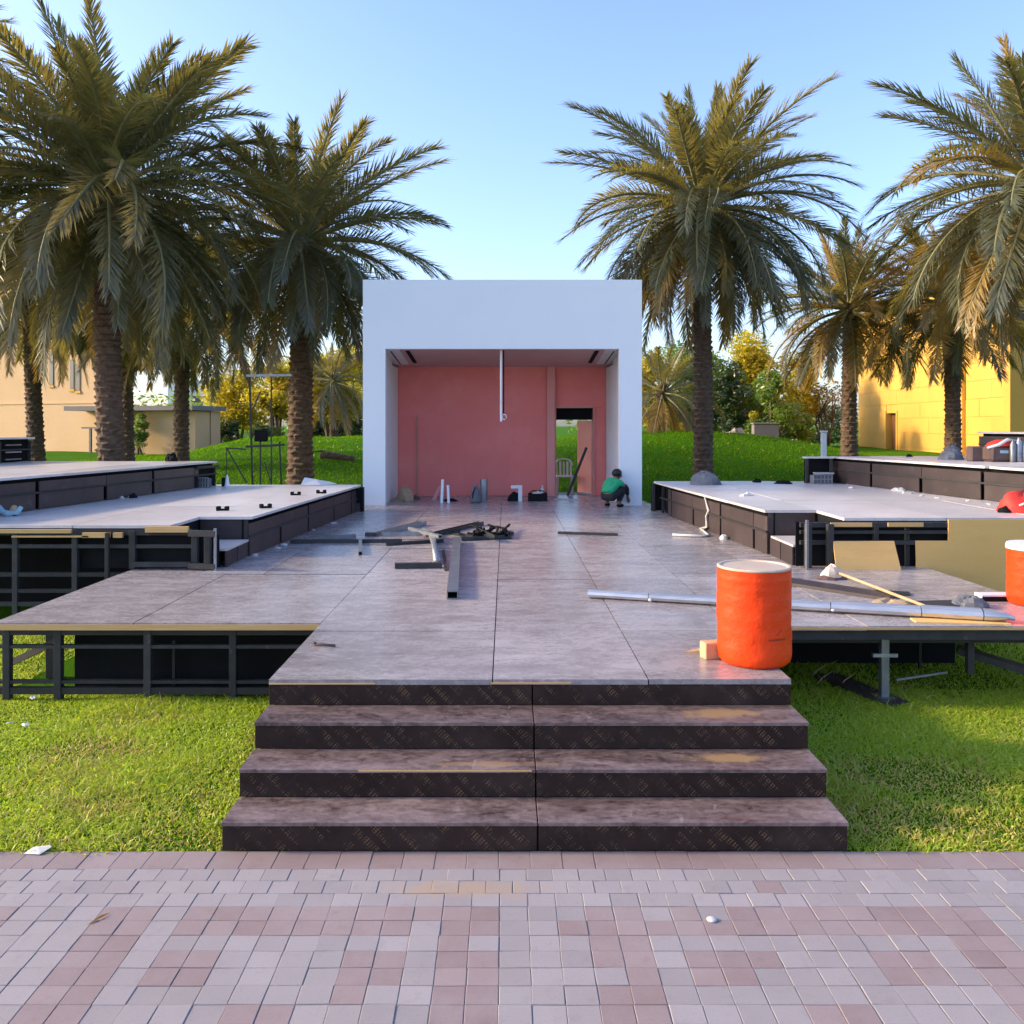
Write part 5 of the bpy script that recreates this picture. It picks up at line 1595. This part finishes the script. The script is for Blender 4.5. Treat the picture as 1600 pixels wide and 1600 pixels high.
tx = empty('tool_box', inside(840, 783), label='open black toolbox near the pilaster', cat='toolbox')
mb = MB(); mb.box(-.22, .22, -.11, -.09, 0, .18); mb.box(-.22, .22, .09, .11, 0, .18); mb.box(-.22, -.2, -.088, .088, 0, .18); mb.box(.2, .22, -.088, .088, 0, .18); mb.box(-.199, .199, -.088, .088, .0, .02)
mb.build('tray', M['black'], tx)
MB().lump((0, 0, .1), (.16, .07, .12), (12, 5), .3, 94).build('tools', M['paper'], tx)
MB().tube([(-.2, 0, .18), (-.12, 0, .24), (.12, 0, .24), (.2, 0, .18)], .014, 6).build('handle', M['black'], tx)
bo = MB().lathe([(.04, 0), (.05, .02), (.05, .17), (.02, .23), (.02, .27), (0, .27)], n=14).build('bottle', M['white_plastic'], None, True)
bo.location = inside(848, 779) + Vector((0, 0, 0)); bo.location.z = D; bo.location.x += .02; bo.location.y = 21.02
tag(bo, 'pale bottle against the pilaster behind the toolbox', 'bottle')
lump('brown_sack', 633, 782, D, (.18, .15, .30), 'card', 'slumped brown sack in the left corner of the interior', 'sack', 95)
lump('dark_scrap', 640, 780, D, (.26, .12, .10), 'brown_bag', 'dark cloth beside the sack in the left corner', 'litter', 96)
bd = MB().add([(-.09, 0, 0), (.02, 0, 0), (.12, .12, .32), (.07, .12, .33), (-.09, .01, 0), (.02, .01, 0), (.12, .13, .32), (.07, .13, .33)], [(0, 1, 2, 3), (7, 6, 5, 4), (0, 4, 5, 1), (1, 5, 6, 2), (2, 6, 7, 3), (3, 7, 4, 0)]).build('red_offcut', M['red_door'])
bd.location = inside(680, 782); tag(bd, 'small red board offcut leaning left of white pipes', 'board')
fb = MB().box(-.32, .32, -.12, .12, 0, .015, ch=.003).build('pale_board', M['paper']); fb.location = inside(886, 781)
tag(fb, 'pale flat board on the floor in front of the doorway', 'board')
# leaning bar and chair beyond the doorway
lb = MB().bar((-.10, 0, 0), (.38, .05, 1.2), .06).build('leaning_bar', M['steel_black']); lb.location = (on(895, 777, D).x + .02, 21.42, D - .0)
tag(lb, 'dark bar leaning in the open doorway', 'bar')
pf = MB().box(-.7, 2.2, -0.0, .9, -.6, 0).build('rear_landing', M['clad']); pf.location = (.9, 21.72, D - .02)
tag(pf, 'brown landing behind the pavilion doorway', 'landing')
chx = empty('garden_chair', (at(882, 0, 22.15).x, 22.15, D - .02), label='pale plastic garden chair seen through the doorway', cat='chair')
for sx in (-.2, .2):
    for sy in (-.2, .2):
        MB().bar((sx, sy, 0), (sx * .9, sy * .9, .43), .045).build('leg', M['paper'], chx)
MB().box(-.22, .22, -.22, .22, .43, .47, ch=.01).build('seat', M['paper'], chx)
for k in range(5):
    x = -.18 + k * .09
    MB().bar((x, .2, .47), (x * 1.05, .28, .82), .05, .02).build('back_slat', M['paper'], chx)
MB().tube([(-.23, .27, .72), (-.16, .3, .86), (0, .3, .9), (.16, .3, .86), (.23, .27, .72)], .028, 6).build('back_rim', M['paper'], chx, True)

# ------------------------------------------------------------------ utility cover, litter on grass and paving
pc = MB().add([(-.07, -.03, 0), (.03, -.045, .004), (.07, .01, .02), (.04, .05, .012), (-.05, .04, .006), (0, 0, .022)], [(0, 1, 5), (1, 2, 5), (2, 3, 5), (3, 4, 5), (4, 0, 5)]).build('paper_scrap', M['paper'])
pc.location = on(60, 1330, .004); tag(pc, 'pale crumpled leaf of paper on the paving edge at left', 'litter')
o = MB().lathe([(0, 0), (.022, .0), (.025, .006), (.018, .011), (0, .012)], n=14).build('white_pebble', M['paper'], None, True)
o.location = on(1112, 1438, .001); tag(o, 'small round white pebble on the red pavers', 'pebble')
for k, (px, py, s) in enumerate(((40, 1133, .03), (15, 1130, .02), (52, 1091, .03), (228, 1085, .02))):
    litter(px, py, .03, ['pale scrap on the left lawn, largest of the pair', 'tiny pale scrap at the left edge of the lawn', 'white scrap under the front rail at left', 'white crumb under the rail midway'][k], s, 100 + k)
lf_m = pm('orange_leaf', (0.55, 0.25, 0.03), (0.65, 0.32, 0.05), 8, (.6, .8), .1)
o = MB().add([(-.03, -.05, 0), (.0, -.02, .006), (.04, .06, .002), (.005, .02, .01)], [(0, 1, 2, 3)]).build('fallen_leaf', lf_m); o.location = on(152, 1437, .003)
tag(o, 'slim orange leaf fallen on the left paving', 'leaf')
for k, (px, py) in enumerate(((1290, 1062), (1280, 1052), (1325, 1066))):
    p = on(px, py, .03)
    o = MB().tube([(-.10, -.05, .0), (-.03, .0, .05), (.10, .08, .09)], [.006, .005, .002], 5).build('dry_stalk', M['card'])
    o.location = (p.x, p.y, 0)
    tag(o, ['pale dry stalk beside the runway, middle one', 'pale dry stalk nearest the runway', 'pale dry stalk farthest from the runway'][k], 'stalk', 'dry stalks under the right wing')
wp = empty('white_marker_post', at(1287, 722, 22), label='pale post standing behind the right platform corner', cat='post')
wp.location.z = gz(wp.location.x, 22)
MB().box(-.06, .06, -.06, .06, 0, 2.02 - wp.location.z + .25, ch=.01).build('shaft', M['white_in'], wp)
MB().box(-.08, .08, -.08, .08, 2.27 - wp.location.z, 2.32 - wp.location.z, ch=.01).build('cap', M['white_in'], wp)

# ------------------------------------------------------------------ crouching person
def skin_mesh(name, verts, edges, radii, mat, root=0, sub=2):
    me = bpy.data.meshes.new(name + '_skel')
    me.from_pydata([tuple(v) for v in verts], edges, [])
    o = bpy.data.objects.new('skel', me); COL.objects.link(o)
    o.modifiers.new('skin', 'SKIN')
    sv = me.skin_vertices[0].data
    for i, r in enumerate(radii):
        sv[i].radius = (r, r) if not isinstance(r, tuple) else r
        sv[i].use_root = (i == root)
    s = o.modifiers.new('sub', 'SUBSURF'); s.levels = sub; s.render_levels = sub
    dg = bpy.context.evaluated_depsgraph_get()
    out = bpy.data.meshes.new_from_object(o.evaluated_get(dg))
    out.name = name
    out.materials.clear(); out.materials.append(mat)
    out.polygons.foreach_set('use_smooth', [True] * len(out.polygons))
    bpy.data.objects.remove(o)
    return out

def person():
    p = empty('person', (at(955, 0, 18.28).x, 18.28, D + .002), R(48), 'crouching person in green top and black trousers beside the right pillar', 'person')
    # facing local +X
    V = []; E = []; Rr = []
    def add(pt, r, par=None):
        V.append(Vector(pt)); Rr.append(r)
        if par is not None: E.append((par, len(V) - 1))
        return len(V) - 1
    pel = add((-.12, 0, .25), .09)
    sp = add((-.06, 0, .37), .115, pel)
    chs = add((.05, 0, .50), .125, sp)
    nb = add((.13, 0, .585), .07, chs)
    nk = add((.165, 0, .625), .052, nb)
    hd0 = add((.215, 0, .645), .082, nk)
    hd1 = add((.255, 0, .68), .086, hd0)
    for s in (-1, 1):
        hp_ = add((-.10, s * .10, .23), .095, pel)
        kn = add((.24, s * .17, .45), .062, hp_)
        cf = add((.15, s * .165, .27), .056, kn)
        an = add((.04, s * .15, .085), .040, cf)
        hl = add((.02, s * .15, .04), .038, an)
        toe = add((.17, s * .18, .028), .030, an)
        sh = add((.08, s * .17, .53), .062, chs)
        el = add((.27, s * .22, .39), .044, sh)
        wr = add((.42, s * .14, .22), .028, el)
        pm_ = add((.46, s * .11, .165), .032, wr)
        for k, (dx, dy, l) in enumerate(((.02, .045, .05), (.045, .022, .075), (.05, .004, .082), (.045, -.014, .078), (.035, -.032, .062))):
            f1 = add((.47 + dx * .5, s * (.11 + dy), .135), .009, pm_)
            add((.47 + dx * .6, s * (.105 + dy), .135 - l), .007, f1)
    body = link('body', skin_mesh('body', V, E, Rr, M['skin'], 0, 2), p)
    # face details
    for s in (-1, 1):
        MB().lump((.338, s * .033, .672), (.010, .012, .009), (8, 5), 0, 1, False).build('eye', M['black'], p, True)
        MB().lump((.25, s * .092, .655), (.02, .012, .03), (8, 5), 0, 1, False).build('ear', M['skin'], p, True)
    MB().tube([(.338, 0, .675), (.355, 0, .645), (.336, 0, .637)], [.008, .014, .008], 7).build('nose', M['skin'], p, True)
    MB().tube([(.318, -.025, .615), (.328, 0, .612), (.318, .025, .615)], .006, 6).build('mouth', M['brown_bag'], p, True)
    # clothes
    tv = [(-.135, 0, .285), (-.065, 0, .38), (.045, 0, .505), (.115, 0, .575)]
    te = [(0, 1), (1, 2), (2, 3)]; tr_ = [.128, .132, .140, .08]
    for s in (-1, 1):
        b = len(tv); tv += [(.08, s * .17, .535), (.18, s * .20, .46)]; te += [(2, b), (b, b + 1)]; tr_ += [.078, .066]
    link('shirt', skin_mesh('shirt', tv, te, tr_, M['green_top'], 1), p)
    # dark sleeve / vest side
    for s in (-1, 1):
        link('sleeve', skin_mesh('sleeve', [(.17, s * .20, .47), (.27, s * .22, .39), (.40, s * .15, .24)], [(0, 1), (1, 2)], [.068, .056, .042], M['black_wear'], 0), p)
    half = lambda s_: [(.045, s_ * .15, .10), (.155, s_ * .165, .27), (.235, s_ * .17, .44), (.07, s_ * .15, .345), (-.09, s_ * .10, .235)]
    lv = half(-1) + [(-.155, 0, .225)] + half(1)[::-1]
    lr = [.055, .070, .078, .098, .112, .112, .112, .098, .078, .070, .055]
    link('trousers', skin_mesh('trousers', lv, [(i, i + 1) for i in range(10)], lr, M['black_wear'], 5), p)
    for s in (-1, 1):
        link('shoe', skin_mesh('shoe', [(.0, s * .145, .045), (.08, s * .16, .042), (.19, s * .185, .032)], [(0, 1), (1, 2)], [.046, .045, .036], M['black'], 0), p)
    # hair
    hm = MB().lump((.232, 0, .70), (.118, .108, .098), (16, 9), .03, 2, False)
    hair = hm.build('hair', M['hair'], p, True)
    hair.rotation_euler = (0, 0, 0)
    hair.location = (-.018, 0, .02)
person()
